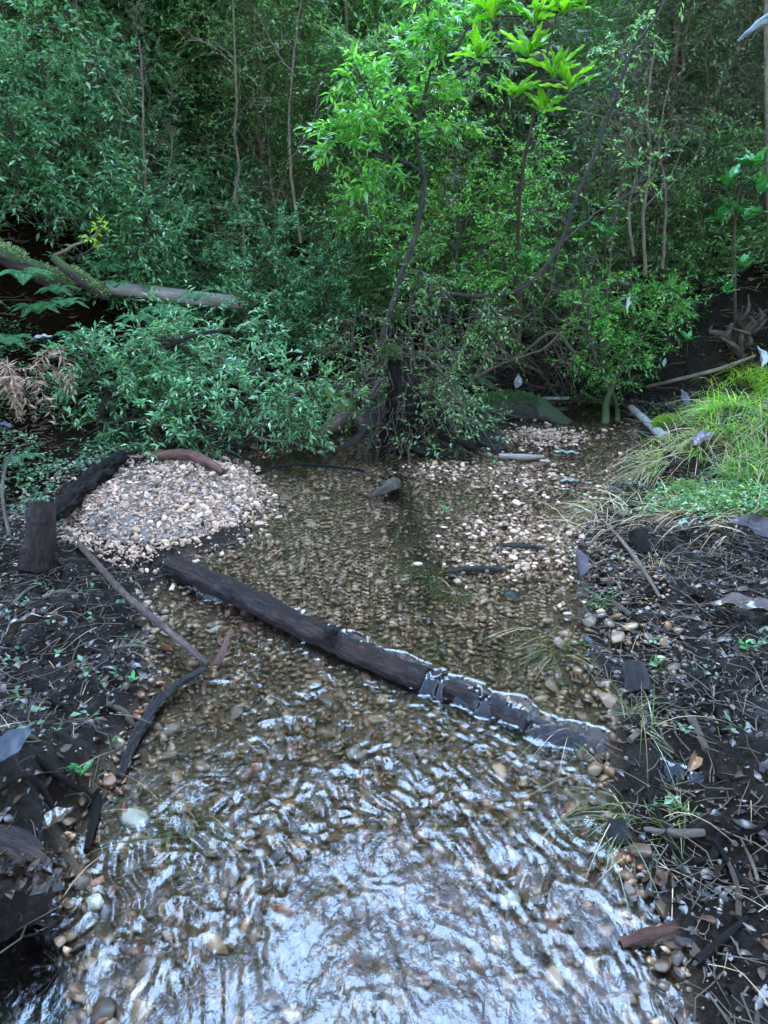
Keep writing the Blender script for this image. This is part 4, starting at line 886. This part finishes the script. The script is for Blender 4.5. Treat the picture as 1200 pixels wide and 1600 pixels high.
mass('grass', [(1150, 740, 2600, .20, .18), (1090, 745, 900, .12, .16), (1180, 650, 1500, .22, .13), (1200, 790, 900, .14, .10)], 'grass', .20, .003, 1.0)
mass('yellow_grass', [(1140, 640, 1300, .16, .12), (1190, 600, 1300, .2, .12), (1140, 720, 500, .2, .14)], 'lime', .18, .003, .9)
mass('dead_grass', [(1060, 700, 600, .24, .14), (1050, 800, 620, .26, .16), (1150, 690, 500, .3, .14), (1100, 800, 500, .3, .14)], 'drygrass', .30, .003, 1.3, up=(.1, .7))
# tiny herbs inside the grass
bb = Buf()
for px, py, n, sx, sy in ((1150, 800, 220, .2, .08), (1060, 790, 60, .16, .08)):
    c = G(px, py); x = c[0] + rg.normal(0, sx, n); y = c[1] + rg.normal(0, sy, n); z = height(x, y)
    for q in range(4):
        az = rg.uniform(0, 2 * PI, n); leafs(bb, np.stack([x, y, z + rg.uniform(.02, .08, n)], -1), np.stack([np.cos(az), np.sin(az), rg.uniform(0, .6, n)], -1), np.array([0, 0, 1.]) + rg.normal(0, .3, (n, 3)), .022, .012)
bb.obj('herbs', M['green'], kind='stuff')
# moss cushion
for px, py, a_, lab in ((1045, 665, .09, 'round bright green moss cushion beside the bleached white branch'),):
    c = G(px, py); o = empty('moss_cushion', c, 0, lab, 'moss'); v = I1[0] * np.array([a_, a_ * .7, a_ * .6]); bb = Buf(); bb.add(v, I1[1]); bb.obj('cushion', M['mossystone'], o)
    n = 3500; dd_ = rnd_dirs(n, rg); dd_[:, 2] = np.abs(dd_[:, 2]); bb = Buf(); leafs(bb, dd_ * np.array([a_, a_ * .7, a_ * .6]) * .97, dd_ + rg.normal(0, .4, (n, 3)), rnd_dirs(n, rg), .018, .005); bb.obj('moss', leaf_mat('bright_moss', [(0, (.06, .14, .01)), (1, (.2, .36, .03))], .6, .3), o, kind='stuff')

# ------------------------------------------------------------------ trees and shrubs
def wavy(p0, p1, n, amp, rg, bow=0.):
    t = np.linspace(0, 1, n)[:, None]; w = np.cumsum(rg.normal(0, 1, (n, 3)), 0); w -= w[0]; w -= t * w[-1]
    return np.asarray(p0) + (np.asarray(p1) - np.asarray(p0)) * t + w * amp * np.array([1, 1, .3]) + np.array([0, 0, 1]) * bow * np.sin(t * PI)
def plant_mesh(spines, radii, seed, **kw):
    rg = np.random.default_rng(seed); tb, cb = Buf(), Buf()
    for sp, r in zip(spines, radii): bark(tb, sp, r, 7, max(12, len(sp)), .12, seed, 0, 2., cap=False)
    twiggery(cb, spines, rg, **kw)
    return tb, cb
def proto(name, mats, spines, radii, seed, **kw):
    tb, cb = plant_mesh(spines, radii, seed, **kw)
    return (name, tb.mesh('trunk', mats[0]), cb.mesh('crown', [mats[1], mats[2]], False))
def place(pr, x, y, rz, s, label, cat, group, leafm=None, barkm=None, z=None, tilt=(0, 0)):
    o = empty(pr[0], (x, y, (hz(x, y) if z is None else z) - .03), rz, label, cat, group); o.scale = (s, s, s); o.rotation_euler = (tilt[0], tilt[1], rz)
    a = link('trunk', pr[1], o); b_ = link('crown', pr[2], o, 'stuff')
    if barkm: set_mat(a, 0, barkm)
    if leafm: set_mat(b_, 1, leafm)
    return o
rg = np.random.default_rng(77)
SAP = []
for k in range(5):       # slim understorey trees with small leaves from knee height up
    H_ = 4.2; m_ = [wavy((0, 0, 0), (rg.normal(0, .3), rg.normal(0, .3), H_), 16, .035, rg)]
    rr_ = [[.022, .018, .013, .006]]
    for q in range(2 + k % 2):
        i = rg.integers(3, 9); a = rg.uniform(0, 2 * PI); e = m_[0][i] + np.array([math.cos(a) * .6, math.sin(a) * .6, rg.uniform(1.0, 1.8)]); m_.append(wavy(m_[0][i], e, 12, .03, rg)); rr_.append([.011, .008, .004])
    SAP.append(proto('sapling', (M['greybark'], M['twig'], M['green']), m_, rr_, 200 + k, n1=64, l1=.66, n2=7, l2=.26, q=12, L=(.050, .038, .045, .034, .062)[k], W=(.018, .018, .014, .017, .026)[k], t0=.06, up=.3))
SHR = []
for k in range(4):       # many-stemmed bushes, leafy to the ground
    sp, rr_ = [], []
    for q in range(6):
        a = rg.uniform(0, 2 * PI); sp.append(wavy((rg.normal(0, .05), rg.normal(0, .05), 0), (math.cos(a) * rg.uniform(.2, .6), math.sin(a) * rg.uniform(.2, .6), rg.uniform(.7, 1.5)), 12, .03, rg)); rr_.append([.010, .008, .004])
    SHR.append(proto('shrub', (M['bark'], M['twig'], M['teal']), sp, rr_, 300 + k, n1=22, l1=.45, n2=6, l2=.2, q=11, L=.052, W=.018, t0=.1, up=.25))
BARE = []
for k in range(4):       # thin, nearly leafless grey stems
    m_ = [wavy((0, 0, 0), (rg.normal(0, .35), rg.normal(0, .3), 4.6), 18, .04, rg)]; rr_ = [[.018, .015, .010, .005]]
    BARE.append(proto('thin_tree', (M['palebark'], M['palebark'], M['olive']), m_, rr_, 400 + k, n1=40, l1=.7, n2=6, l2=.3, q=7, L=.045, W=.017, t0=.08, up=.2, bare=.5))
TALL = []
for k in range(3):       # canopy trees, crown high above
    H_ = 10.; m_ = [wavy((0, 0, 0), (rg.normal(0, .5), rg.normal(0, .5), H_), 20, .06, rg)]; rr_ = [[.09, .075, .05, .02]]
    for q in range(11):
        i = rg.integers(7, 17); a = rg.uniform(0, 2 * PI); l = rg.uniform(1.2, 2.3); e = m_[0][i] + np.array([math.cos(a) * l, math.sin(a) * l, rg.uniform(.4, 1.5)]); m_.append(wavy(m_[0][i], e, 12, .06, rg)); rr_.append([.03, .02, .008])
    TALL.append(proto('tall_tree', (M['greybark'], M['twig'], M['green']), m_[0:1] + m_[1:], rr_, 500 + k, n1=22, l1=.9, n2=6, l2=.45, q=10, L=.11, W=.045, t0=.42, up=.25, r1=.007))
print('protos done')

# the wall of growth behind the creek
def pxy(x, y, z=1.3):     # where a world point falls left to right
    dz = y * CP + (CAM_H - z) * SP; return 600 + FPX * x / dz
def region(px):
    for lim, ph in ((-20, 'at the extreme left edge'), (60, 'above the thick mossy tree'), (140, 'where mossy and grey fallen trees meet'), (215, 'above the fallen grey tree left end'), (300, 'above the middle of the fallen tree'),
                    (380, 'above the fallen grey tree right end'), (450, 'just right of the grey fallen tree'), (520, 'left of the leaning sapling'), (590, 'behind the foot of the leaning sapling'), (650, 'right behind the dead stump'),
                    (710, 'just right of the dead stump'), (770, 'under the broad-leaved sapling'), (830, 'beyond the mossy log'), (900, 'beyond the far gravel strip'), (970, 'behind the bright shrub'), (1040, 'right of the bright shrub'),
                    (1110, 'above the pale level stick'), (1180, 'behind the twisted roots')):
        if px < lim: return ph
    return 'at the extreme right edge'
rg = np.random.default_rng(91); cnt = 0
for row, y0 in enumerate((6.0, 6.6, 7.3, 8.1, 9.0, 10.0, 11.2, 12.6, 14.2, 16.0)):
    half = y0 * .56 + .4; step = .60 + .05 * row
    for x0 in np.arange(-half, half, step):
        x = x0 + rg.normal(0, .16); y = y0 + rg.normal(0, .2); px = pxy(x, y); u = rg.uniform()
        if row == 0 and (px > 620) and (px < 1010) and u < .7: continue
        if (560 < px < 840 and row > 6 and rg.uniform() < .7) or (590 < px < 730 and row > 3 and rg.uniform() < .8): continue
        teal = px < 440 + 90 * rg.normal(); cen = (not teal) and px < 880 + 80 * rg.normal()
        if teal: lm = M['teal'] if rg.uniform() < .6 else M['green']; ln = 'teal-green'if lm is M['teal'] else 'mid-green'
        elif cen: lm = M[('green', 'bright', 'lime')[rg.choice(3, p=[.3, .45, .25] if px > 560 else [.4, .45, .15])]]; ln = {'green': 'mid-green', 'bright': 'bright green', 'lime': 'yellow-green'}[[q for q in ('green', 'bright', 'lime') if M[q] is lm][0]]  # yellow-green share raised in the middle to put backlit glow into leaf colour
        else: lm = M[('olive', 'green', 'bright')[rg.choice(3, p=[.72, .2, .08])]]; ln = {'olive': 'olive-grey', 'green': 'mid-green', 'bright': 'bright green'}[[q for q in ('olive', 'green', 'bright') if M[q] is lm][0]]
        pale = rg.uniform() < (.2 if px < 860 else .5)
        if pale: pr = BARE[rg.integers(4)]; cat = 'thin tree'; nm = 'sparse thin %s tree' % ln
        else: pr = SAP[rg.integers(5)]; cat = 'sapling'; nm = 'slim %s sapling' % ln
        s = rg.uniform(.8, 1.15) * (1 + .06 * row) * (.8 if row == 0 else 1)
        if 520 < px < 900 and row > 4: s *= .72
        dp = ('at the thicket front', 'just inside the thicket', 'inside the thicket')[row] if row < 3 else 'deep in the thicket'
        lab = '%s, %s, %s' % (nm, dp, region(px))
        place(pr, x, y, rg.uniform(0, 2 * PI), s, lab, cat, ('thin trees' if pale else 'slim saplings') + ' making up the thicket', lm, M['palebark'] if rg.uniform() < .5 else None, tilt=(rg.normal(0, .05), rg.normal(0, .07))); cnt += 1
# bushes filling the foot of the thicket
BUSH = [(-2.9, 5.0, 1.0), (-2.3, 5.4, 1.1), (-1.75, 5.3, 1.0), (-1.2, 5.5, .9), (-.65, 5.6, .8), (-2.7, 4.3, .7), (-3.3, 5.9, 1.2), (1.2, 6.2, .8), (2.3, 6.0, .9), (2.9, 5.6, .9), (3.4, 6.2, 1.1), (1.75, 6.6, .9), (.45, 6.6, .8), (-.1, 6.1, .7), (-1.5, 6.2, 1.1), (-2.4, 6.4, 1.1), (3.0, 4.9, .6)]
for k, (x, y, s) in enumerate(BUSH):
    px = pxy(x, y, .8); lab = 'leafy %s %s bush, %s' % ('small' if s < .85 else 'tall' if s > 1.05 else 'mid-sized', 'dark' if px < 560 else 'green', region(px))
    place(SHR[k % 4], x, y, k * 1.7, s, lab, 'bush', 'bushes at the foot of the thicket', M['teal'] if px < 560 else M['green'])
for yb_, sb in ((12.2, 1.7), (15.2, 2.2), (18.5, 3.0), (22., 4.2)):
    for x0 in np.arange(-yb_ * .62, yb_ * .62, .75 * sb):
        x = x0 + rg.normal(0, .2); y = yb_ + rg.normal(0, .3); px = pxy(x, y, 2.)
        place(SHR[rg.integers(4)], x, y, rg.uniform(0, 6), sb * rg.uniform(.85, 1.2) * (.62 if 540 < px < 860 and yb_ > 15 else .8 if yb_ > 15 else 1), 'far leafy bush at the very back, ' + region(px), 'bush', 'far bushes at the back of the thicket', M['teal'] if px < 420 else M['lime'] if px < 860 else M['olive'])  # far middle bushes get yellow-green leaves, backlight put into their colour
for k_ in range(20):
    x = rg.uniform(-2.6, 3.0); y = rg.uniform(5.2, 6.4) + .1 * abs(x); px = pxy(x, y, .8)
    place(BARE[k_ % 4], x, y, rg.uniform(0, 6), rg.uniform(.28, .5), 'low tangle of half-bare twigs, ' + region(px), 'shrub', 'half-bare twiggy shrubs in the undergrowth', M['olive'], M['palebark'] if k_ % 2 else M['twig'], tilt=(rg.normal(0, .25), rg.normal(0, .3)))
# canopy trees, the side ones unseen, added to shade the creek and break reflections
TT = [(-6.0, 12.5), (6.5, 12.0), (-5.4, 5.0), (5.6, 4.6), (-3.6, 2.6), (3.7, 2.4)]
for k, (x, y) in enumerate(TT):
    px = pxy(x, y); lab = 'tall grey-trunked tree rising %s' % region(px) if y > 4 else 'unseen tall tree beside the viewer, added to shade the creek'
    place(TALL[k % 3], x, y, k * 2.1, rg.uniform(.85, 1.1), lab, 'tree', 'tall canopy trees around the creek', M['teal'] if px < 450 else M['green'])

# --- named plants of the foreground thicket
def custom(name, label, cat, branches, leafm, barkm, seed, foliage, trunkname='trunk', S=9):
    """branches: list of (pts, radii); the first is the trunk. foliage: (branch indices, twiggery keywords)"""
    base = np.array(branches[0][0][0], float); o = empty(name, base, 0, label, cat); rg = np.random.default_rng(seed); sps = []
    for k, (pts, rr_) in enumerate(branches):
        sp = spline(np.array(pts) - base, 26); sp = sp + np.cumsum(rg.normal(0, .0025, sp.shape), 0) * (np.linspace(0, 1, 26)[:, None] > 0); sps.append(sp)
        bb = Buf(); bark(bb, sp, rr_, S, 40, .12, seed + k, 0, 2.5); bb.obj(trunkname if k == 0 else 'branch', barkm, o)
    cb = Buf()
    for idx, kw in foliage: twiggery(cb, [sps[i] for i in idx], rg, **kw)
    cb.obj('crown', [M['twig'], leafm], o, False, 'stuff'); return o
Yh = 4.75
hero = custom('leaning_sapling', 'dark slender sapling rising beside the dead stump with bright green leaves', 'tree',
 [([Q(582, 605, 4.7), Q(598, 530, 4.7), Q(625, 440, 4.72), Q(648, 370, 4.75), Q(660, 310, 4.75), Q(663, 268, 4.75)], [.024, .021, .019, .018, .017, .014]),
  ([Q(663, 270, 4.75), Q(652, 215, 4.75), Q(662, 165, 4.75), Q(674, 110, 4.75), Q(672, 50, 4.75), Q(664, -30, 4.75)], [.012, .010, .008, .007, .005]),
  ([Q(661, 272, 4.75), Q(640, 255, 4.7), Q(605, 243, 4.6), Q(560, 235, 4.55), Q(520, 205, 4.5)], [.010, .009, .007, .004]),
  ([Q(605, 243, 4.6), Q(590, 200, 4.55), Q(580, 160, 4.5), Q(560, 110, 4.5)], [.007, .005, .003]),
  ([Q(674, 110, 4.75), Q(710, 80, 4.7), Q(735, 30, 4.7), Q(750, -30, 4.7)], [.006, .005, .003])],
 M['bright'], M['bark'], 700, [((1, 4), dict(n1=18, l1=.30, n2=4, l2=.14, q=9, L=.075, W=.025, t0=.1, up=.3)), ((2, 3), dict(n1=15, l1=.24, n2=4, l2=.12, q=9, L=.07, W=.023, t0=.25, up=.3))])
arch = custom('leaning_branch', 'long dark bare sapling leaning up to the right across the thicket', 'tree',
 [([Q(640, 480, 4.9), Q(690, 458, 4.85), Q(745, 462, 4.8), Q(800, 458, 4.75), Q(845, 430, 4.7), Q(880, 378, 4.7), Q(905, 310, 4.7), Q(938, 235, 4.7), Q(962, 165, 4.7), Q(990, 90, 4.7), Q(1030, 30, 4.7), Q(1065, -30, 4.7)], [.010, .012, .013, .014, .014, .013, .012, .011, .010, .009, .007, .006]),
  ([Q(962, 165, 4.7), Q(950, 120, 4.75), Q(965, 70, 4.8), Q(1010, 20, 4.8)], [.006, .005, .003]),
  ([Q(880, 378, 4.7), Q(930, 330, 4.8), Q(990, 290, 4.9), Q(1020, 230, 5.0)], [.006, .005, .003])],
 M['green'], M['bark'], 720, [((0,), dict(n1=16, l1=.3, n2=3, l2=.12, q=6, L=.04, W=.015, t0=.45, up=.2, bare=.5)), ((1, 2), dict(n1=8, l1=.3, n2=4, l2=.12, q=8, L=.04, W=.015, t0=.3))])
custom('shrub', 'bright small-leaved shrub with mossy stems standing right of the far gravel strip', 'shrub',
 [([G(945, 668), Q(952, 610, 5.2), Q(975, 560, 5.2), Q(985, 490, 5.2), Q(975, 430, 5.1)], [.03, .022, .014, .010, .006]),
  ([Q(952, 610, 5.2), Q(930, 555, 5.1), Q(915, 500, 5.0), Q(920, 450, 5.0)], [.016, .011, .008, .004]),
  ([Q(975, 560, 5.2), Q(1010, 520, 5.2), Q(1035, 480, 5.2), Q(1050, 440, 5.2)], [.014, .010, .006, .004]),
  ([G(965, 665), Q(960, 620, 5.3), Q(945, 570, 5.3), Q(940, 500, 5.4), Q(955, 440, 5.4)], [.02, .016, .010, .008, .004])],
 M['bright'], M['mosslog'], 740, [((0, 1, 2, 3), dict(n1=24, l1=.34, n2=5, l2=.16, q=10, L=.036, W=.015, t0=.3, up=.3))])
custom('shrub', 'bright feathery young tree filling the centre above the dead stump', 'shrub',
 [([Q(690, 600, 5.1), Q(700, 520, 5.1), Q(715, 430, 5.1), Q(720, 330, 5.1), Q(715, 230, 5.1), Q(735, 130, 5.1)], [.018, .014, .012, .010, .006]),
  ([Q(700, 520, 5.1), Q(660, 440, 5.2), Q(600, 370, 5.3), Q(560, 300, 5.3)], [.010, .008, .005, .003]),
  ([Q(715, 430, 5.1), Q(770, 370, 5.1), Q(810, 300, 5.1), Q(830, 220, 5.1)], [.010, .008, .005, .003]),
  ([Q(690, 590, 5.1), Q(740, 500, 5.0), Q(770, 430, 5.0), Q(800, 380, 5.0)], [.012, .008, .005, .003])],
 M['bright'], M['bark'], 760, [((0, 1, 2, 3), dict(n1=30, l1=.46, n2=6, l2=.2, q=10, L=.036, W=.014, t0=.3, up=.3))])
# the dark bush that overhangs the water at the left
custom('overhanging_bush', 'dense dark green bush overhanging the water behind the gravel bar', 'bush',
 [([G(150, 655), Q(200, 580, 4.5), Q(270, 540, 4.4), Q(340, 520, 4.3), Q(410, 510, 4.3)], [.03, .02, .016, .012, .006]),
  ([G(150, 655), Q(190, 620, 4.4), Q(260, 610, 4.2), Q(340, 615, 4.1), Q(420, 625, 4.1), Q(480, 650, 4.1)], [.025, .018, .014, .010, .005]),
  ([Q(200, 580, 4.5), Q(200, 555, 4.4), Q(240, 535, 4.35), Q(300, 530, 4.3)], [.014, .01, .006, .003]),
  ([Q(270, 540, 4.4), Q(330, 560, 4.2), Q(390, 575, 4.15), Q(450, 600, 4.1), Q(510, 620, 4.1)], [.012, .01, .006, .003]),
  ([Q(190, 620, 4.4), Q(160, 600, 4.2), Q(140, 560, 4.1), Q(130, 520, 4.1)], [.012, .01, .006, .003]),
  ([G(150, 655), Q(200, 655, 4.1), Q(260, 665, 4.0), Q(330, 672, 4.0)], [.012, .01, .006, .003])],
 M['teal'], M['bark'], 780, [((0, 1, 2, 3, 4, 5), dict(n1=26, l1=.36, n2=5, l2=.18, q=10, L=.05, W=.016, t0=.1, up=.2, r1=.003))])
custom('sapling', 'small dead-looking sapling with dangling bare twigs behind the far gravel strip', 'shrub',
 [([Q(700, 640, 5.4), Q(740, 590, 5.3), Q(800, 560, 5.2), Q(850, 540, 5.1), Q(900, 490, 5.1)], [.012, .010, .009, .007, .004]), ([Q(740, 590, 5.3), Q(790, 520, 5.3), Q(850, 470, 5.2), Q(870, 400, 5.2)], [.008, .007, .005, .003])],
 M['olive'], M['palebark'], 800, [((0, 1), dict(n1=26, l1=.55, n2=5, l2=.22, q=5, L=.03, W=.012, t0=.2, up=-.1, bare=.75, droop=.5))])
for k_, (pts_, lab_) in enumerate(((((1008, 430), (1003, 330), (1015, 250), (1010, 160), (1022, 60)), 'pale bare forked stem right of the long leaning branch'), (((990, 400), (985, 320), (995, 260), (960, 190), (900, 170)), 'pale stem bending left over the bright right shrub'), (((1035, 420), (1038, 300), (1030, 220), (1045, 130)), 'upright pale thin stem above the bright right shrub'),
      (((235, 400), (228, 330), (222, 200), (215, 60)), 'pale straight stem rising behind the fallen grey tree'), (((205, 430), (192, 370), (180, 300), (185, 180)), 'short pale curved stem behind the fallen grey tree'), (((470, 380), (455, 250), (462, 120), (480, -20)), 'pale stem left of the leaning sapling'), (((905, 560), (870, 520), (800, 560), (740, 545)), 'pale dead branch arching down behind the mossy log'))):
    pp_ = [Q(a_, b__, 5.3 + .1 * (k_ % 3)) for a_, b__ in pts_]; n_ = len(pp_); rr__ = list(np.linspace(.012, .005, n_))
    custom('thin_tree', lab_, 'thin tree', [(pp_, rr__), ([pp_[1], pp_[1] + np.array([.15, 0, .2]), pp_[1] + np.array([.22, -.05, .5])], [.005, .004, .002]), ([pp_[2], pp_[2] + np.array([-.12, 0, .15]), pp_[2] + np.array([-.25, -.05, .38])], [.005, .004, .002])],
           M['green'], M['palebark'], 840 + k_, [((0, 1, 2), dict(n1=9, l1=.3, n2=3, l2=.14, q=5, L=.036, W=.014, t0=.2, up=.1, bare=.6))])
custom('tangled_shrub', 'dark twiggy half-bare shrub tangled round the top of the dead stump', 'shrub',
 [([Q(640, 640, 4.75), Q(650, 560, 4.7), Q(640, 500, 4.7), Q(660, 420, 4.7)], [.012, .010, .008, .004]), ([Q(640, 640, 4.75), Q(690, 590, 4.6), Q(720, 530, 4.6), Q(730, 470, 4.7)], [.010, .008, .006, .003]), ([Q(600, 650, 4.6), Q(570, 590, 4.5), Q(550, 540, 4.5), Q(560, 480, 4.6)], [.010, .008, .006, .003]), ([Q(680, 660, 4.4), Q(700, 630, 4.35), Q(705, 590, 4.35)], [.006, .005, .003])],
 M['green'], M['bark'], 830, [((0, 1, 2, 3), dict(n1=44, l1=.46, n2=6, l2=.17, q=7, L=.036, W=.014, t0=.02, up=-.2, bare=.4, droop=.5))])
custom('drooping_spray', 'pale green leafy spray dipping to the water left of the dead stump', 'branch',
 [([Q(420, 640, 4.3), Q(450, 640, 4.2), Q(485, 655, 4.05), Q(490, 690, 3.95)], [.006, .005, .004, .002]), ([Q(430, 620, 4.3), Q(480, 610, 4.2), Q(520, 600, 4.1), Q(545, 620, 4.1)], [.005, .004, .003, .002])],
 M['green'], M['twig'], 810, [((0, 1), dict(n1=12, l1=.18, n2=3, l2=.09, q=7, L=.045, W=.014, t0=.3, up=0))], 'stem')
custom('mossy_branch', 'crooked pale branch with tufts of leaves above the fallen trunk at the left', 'branch',
 [([Q(85, 400, 4.7), Q(110, 385, 4.7), Q(140, 372, 4.7), Q(162, 350, 4.7)], [.010, .009, .008, .006])], M['lime'], M['palebark'], 820, [((0,), dict(n1=7, l1=.08, n2=2, l2=.05, q=5, L=.04, W=.018, t0=.6, up=.2))], 'stem')
limb('lichen_branch', 'pale blue-grey lichen-coated branch entering at the upper right corner', 'branch', [Q(1153, 64, 4.2), Q(1175, 45, 4.15), Q(1200, 28, 4.1), Q(1240, 5, 4.0)], [.006, .014, .019, .022], M['lichen'], .5, 12, 24, 90)
limb('pale_tree', 'straight pale blue-grey trunk at the right edge of the picture', 'trunk', [G(1215, 560), Q(1205, 400, 4.9), Q(1200, 200, 4.8), Q(1198, 30, 4.8), Q(1200, -60, 4.8)], [.022, .018, .016, .015, .015], M['palebark'], .1, 12, 40, 91)

# broad-leaved saplings: every leaf a part
def broad_plant(name, label, stem_pts, stem_r, whorls, mt, seed, barkm=None):
    base = np.array(stem_pts[0], float); rg = np.random.default_rng(seed); o = empty(name, base, 0, label, 'plant')
    bb = Buf(); bark(bb, np.array(stem_pts) - base, stem_r, 8, 30, .06, seed, 0, 2.); bb.obj('stem', barkm or M['twig'], o)
    for (c, n, L, W) in whorls:
        c = np.array(c) - base; i = np.linalg.norm(spline(np.array(stem_pts) - base, 40) - c, axis=1).argmin(); s0 = spline(np.array(stem_pts) - base, 40)[i]
        if np.linalg.norm(s0 - c) > .03:
            bb = Buf(); bark(bb, [s0, (s0 + c) / 2 + np.array([0, 0, .02]), c], [.006, .005, .004], 6, 10, .05, seed, cap=False); bb.obj('branch', barkm or M['twig'], o)
        a0 = rg.uniform(0, 6)
        for k in range(n):
            a = a0 + k * 2.4; p = rg.uniform(.05, .75) if k > n // 3 else rg.uniform(.6, 1.1)
            l = L * rg.uniform(.6, 1.0); broad_leaf('leaf', None, c + rg.normal(0, .006, 3), l, W * l / L, mt, a, p, rg.normal(0, .3), rg.uniform(.1, .35), .25, parent=o, shape=.9, stem=False)
    return o
Q_ = Q
W1 = [(Q_(880, 20, 4.2), 13, .21, .044), (Q_(835, 35, 4.2), 11, .19, .044), (Q_(770, 25, 4.2), 12, .19, .044), (Q_(865, 118, 4.15), 12, .19, .044), (Q_(825, 85, 4.25), 11, .19, .044), (Q_(745, 90, 4.2), 11, .18, .044), (Q_(890, 138, 4.1), 10, .17, .044), (Q_(850, 170, 4.2), 10, .17, .044), (Q_(805, 150, 4.2), 11, .18, .044), (Q_(910, 5, 4.2), 11, .19, .044), (Q_(790, -15, 4.2), 11, .19, .044)]
broad_plant('broadleaf_sapling', 'glowing yellow-green broad-leaved sapling high in the centre of the thicket', [Q(800, 560, 5.4), Q(808, 400, 4.9), Q(815, 280, 4.5), Q(840, 150, 4.25), Q(870, 20, 4.2)], [.016, .014, .012, .009, .005], W1, M['biglime'], 901)
broad_plant('broadleaf_sapling', 'broad-leaved sapling with large pale green leaves at the right edge', [G(1150, 545), Q(1148, 440, 4.8), Q(1150, 330, 4.7), Q(1165, 250, 4.6)], [.012, .010, .008, .005],
  [(Q(1175, 262, 4.6), 8, .15, .07), (Q(1140, 285, 4.6), 6, .14, .065), (Q(1125, 345, 4.6), 7, .13, .06), (Q(1165, 340, 4.6), 6, .13, .06), (Q(1160, 415, 4.6), 7, .12, .055), (Q(1190, 300, 4.5), 6, .14, .06), (Q(1135, 455, 4.6), 6, .13, .05)], M['big'], 902)
broad_plant('broadleaf_sapling', 'broad-leaved seedling with upright pale leaves beneath the leaning dark sapling', [Q(835, 520, 5.1), Q(832, 460, 5.0), Q(828, 425, 4.9)], [.008, .007, .005], [(Q(828, 418, 4.9), 9, .17, .065)], M['big'], 903)
broad_plant('broadleaf_sapling', 'small broad-leaved rosette above the bright right shrub', [Q(945, 480, 5.6), Q(945, 420, 5.4), Q(945, 372, 5.2)], [.008, .007, .005], [(Q(945, 368, 5.2), 8, .15, .055)], M['big'], 904)
broad_plant('seedling', 'tiny seedling with two upright bright leaves on the right bank', [G(1073, 560), Q(1074, 545, 5.0), Q(1075, 530, 5.0)], [.004, .003, .002], [(Q(1075, 530, 5.0), 5, .10, .045)], M['big'], 905)
for k, (px, py, L_, lab) in enumerate(((1030, 1055, .03, 'tiny green seedling on the dark mud beside the black hollow log end'), (125, 1222, .04, 'wet green sprig at the left water edge'), (775, 915, .03, 'tiny green sprig beside the mid-creek grass tussock'),
      (1165, 1025, .03, 'tiny green seedling on the mud at the right edge'), (205, 1075, .03, 'small pale sprout on the left mud'), (695, 808, .03, 'tiny green sprout on the gravel between the channels'))):
    c = G(px, py); broad_plant('seedling', lab, [c, c + np.array([0, 0, .015]), c + np.array([.003, 0, .03])], [.0012, .001, .0008], [(c + np.array([.003, 0, .03]), 6, L_, L_ * .45)], M['big'], 910 + k)

# ferns
def frond_mesh(seed, L=.42):
    rg = np.random.default_rng(seed); n = 26; s_ = spline([(0, 0, 0), (0, L * .45, L * .32), (0, L * .95, L * .12)], n); bb = Buf()
    V_, F_ = tubes(s_[None], np.linspace(.003, .0008, n)[None], 4); bb.add(V_, F_); T = unit(np.gradient(s_, axis=0)); w = np.sin(np.linspace(.25, 3.05, n))
    for sd in (-1, 1):
        S_ = unit(np.cross(T, np.array([0, 0, 1.]))) * sd; d_ = S_ + T * .35 + np.array([0, 0, -.12])
        for q in range(3):
            pq = s_ + d_ * (w * L * .20 * q / 3)[:, None]
            for s2 in (-1, 1): leafs(bb, pq, d_ * .8 + T * .9 * s2 + rg.normal(0, .08, (n, 3)), np.array([0, 0, 1.]) + rg.normal(0, .15, (n, 3)), w * L * .075 * (1 - q * .2) + .004, .010)
        leafs(bb, s_ + d_ * (w * L * .14)[:, None], d_, np.array([0, 0, 1.]) + rg.normal(0, .15, (n, 3)), w * L * .08 + .003, .010)
    return bb.mesh('frond', M['fern'], False)
FR = [frond_mesh(k) for k in range(3)]
FERNS = [(260, 495, 4.6, .8, 'green fern just below the grey fallen trunk'), (305, 470, 4.8, .6, 'pale fern tucked under the right end of the fallen trunk'), (40, 440, 4.3, .8, 'fern hanging from the mossy trunk at the left edge'), (105, 480, 4.4, .6, 'fern growing on the shadowed side of the mossy trunk'), (165, 425, 4.9, .7, 'fern behind the joint of mossy and grey trunks'),
 (215, 505, 4.4, .6, 'small fern right of the mossy trunk in shadow'), (745, 600, 5.3, .75, 'lacy green fern behind the mossy log'), (705, 600, 5.2, .5, 'small fern between the dead stump and the mossy log'), (1060, 245, 6.2, 1.4, 'pale tree fern tuft in the growth above the right bank'), (30, 720, 3.5, .6, 'low fern at the left edge above the rotten log'), (180, 450, 4.7, .5, 'small bright fern where the two fallen trunks meet'),
 (60, 490, 4.3, .7, 'dark fern low under the mossy trunk at the left'), (15, 540, 4.1, .7, 'fern at the extreme left edge above the dead fronds'), (120, 530, 4.3, .6, 'dark fern between the dead fronds and the overhanging bush'), (90, 460, 4.5, .6, 'fern directly below the fork of the mossy trunk')]
for k, (px, py, Yf, s, lab) in enumerate(FERNS):
    o = empty('fern', Q(px, py, Yf), k * 1.1, lab, 'fern'); s *= .55; o.scale = (s, s, s)
    for q in range(9):
        f = link('frond', FR[(k + q) % 3], o); f.rotation_euler = (.15 * math.sin(q * 2.3), 0, q * 2 * PI / 9 + .2 * math.sin(q * 5))
print('scene done', cnt, len(bpy.data.objects))
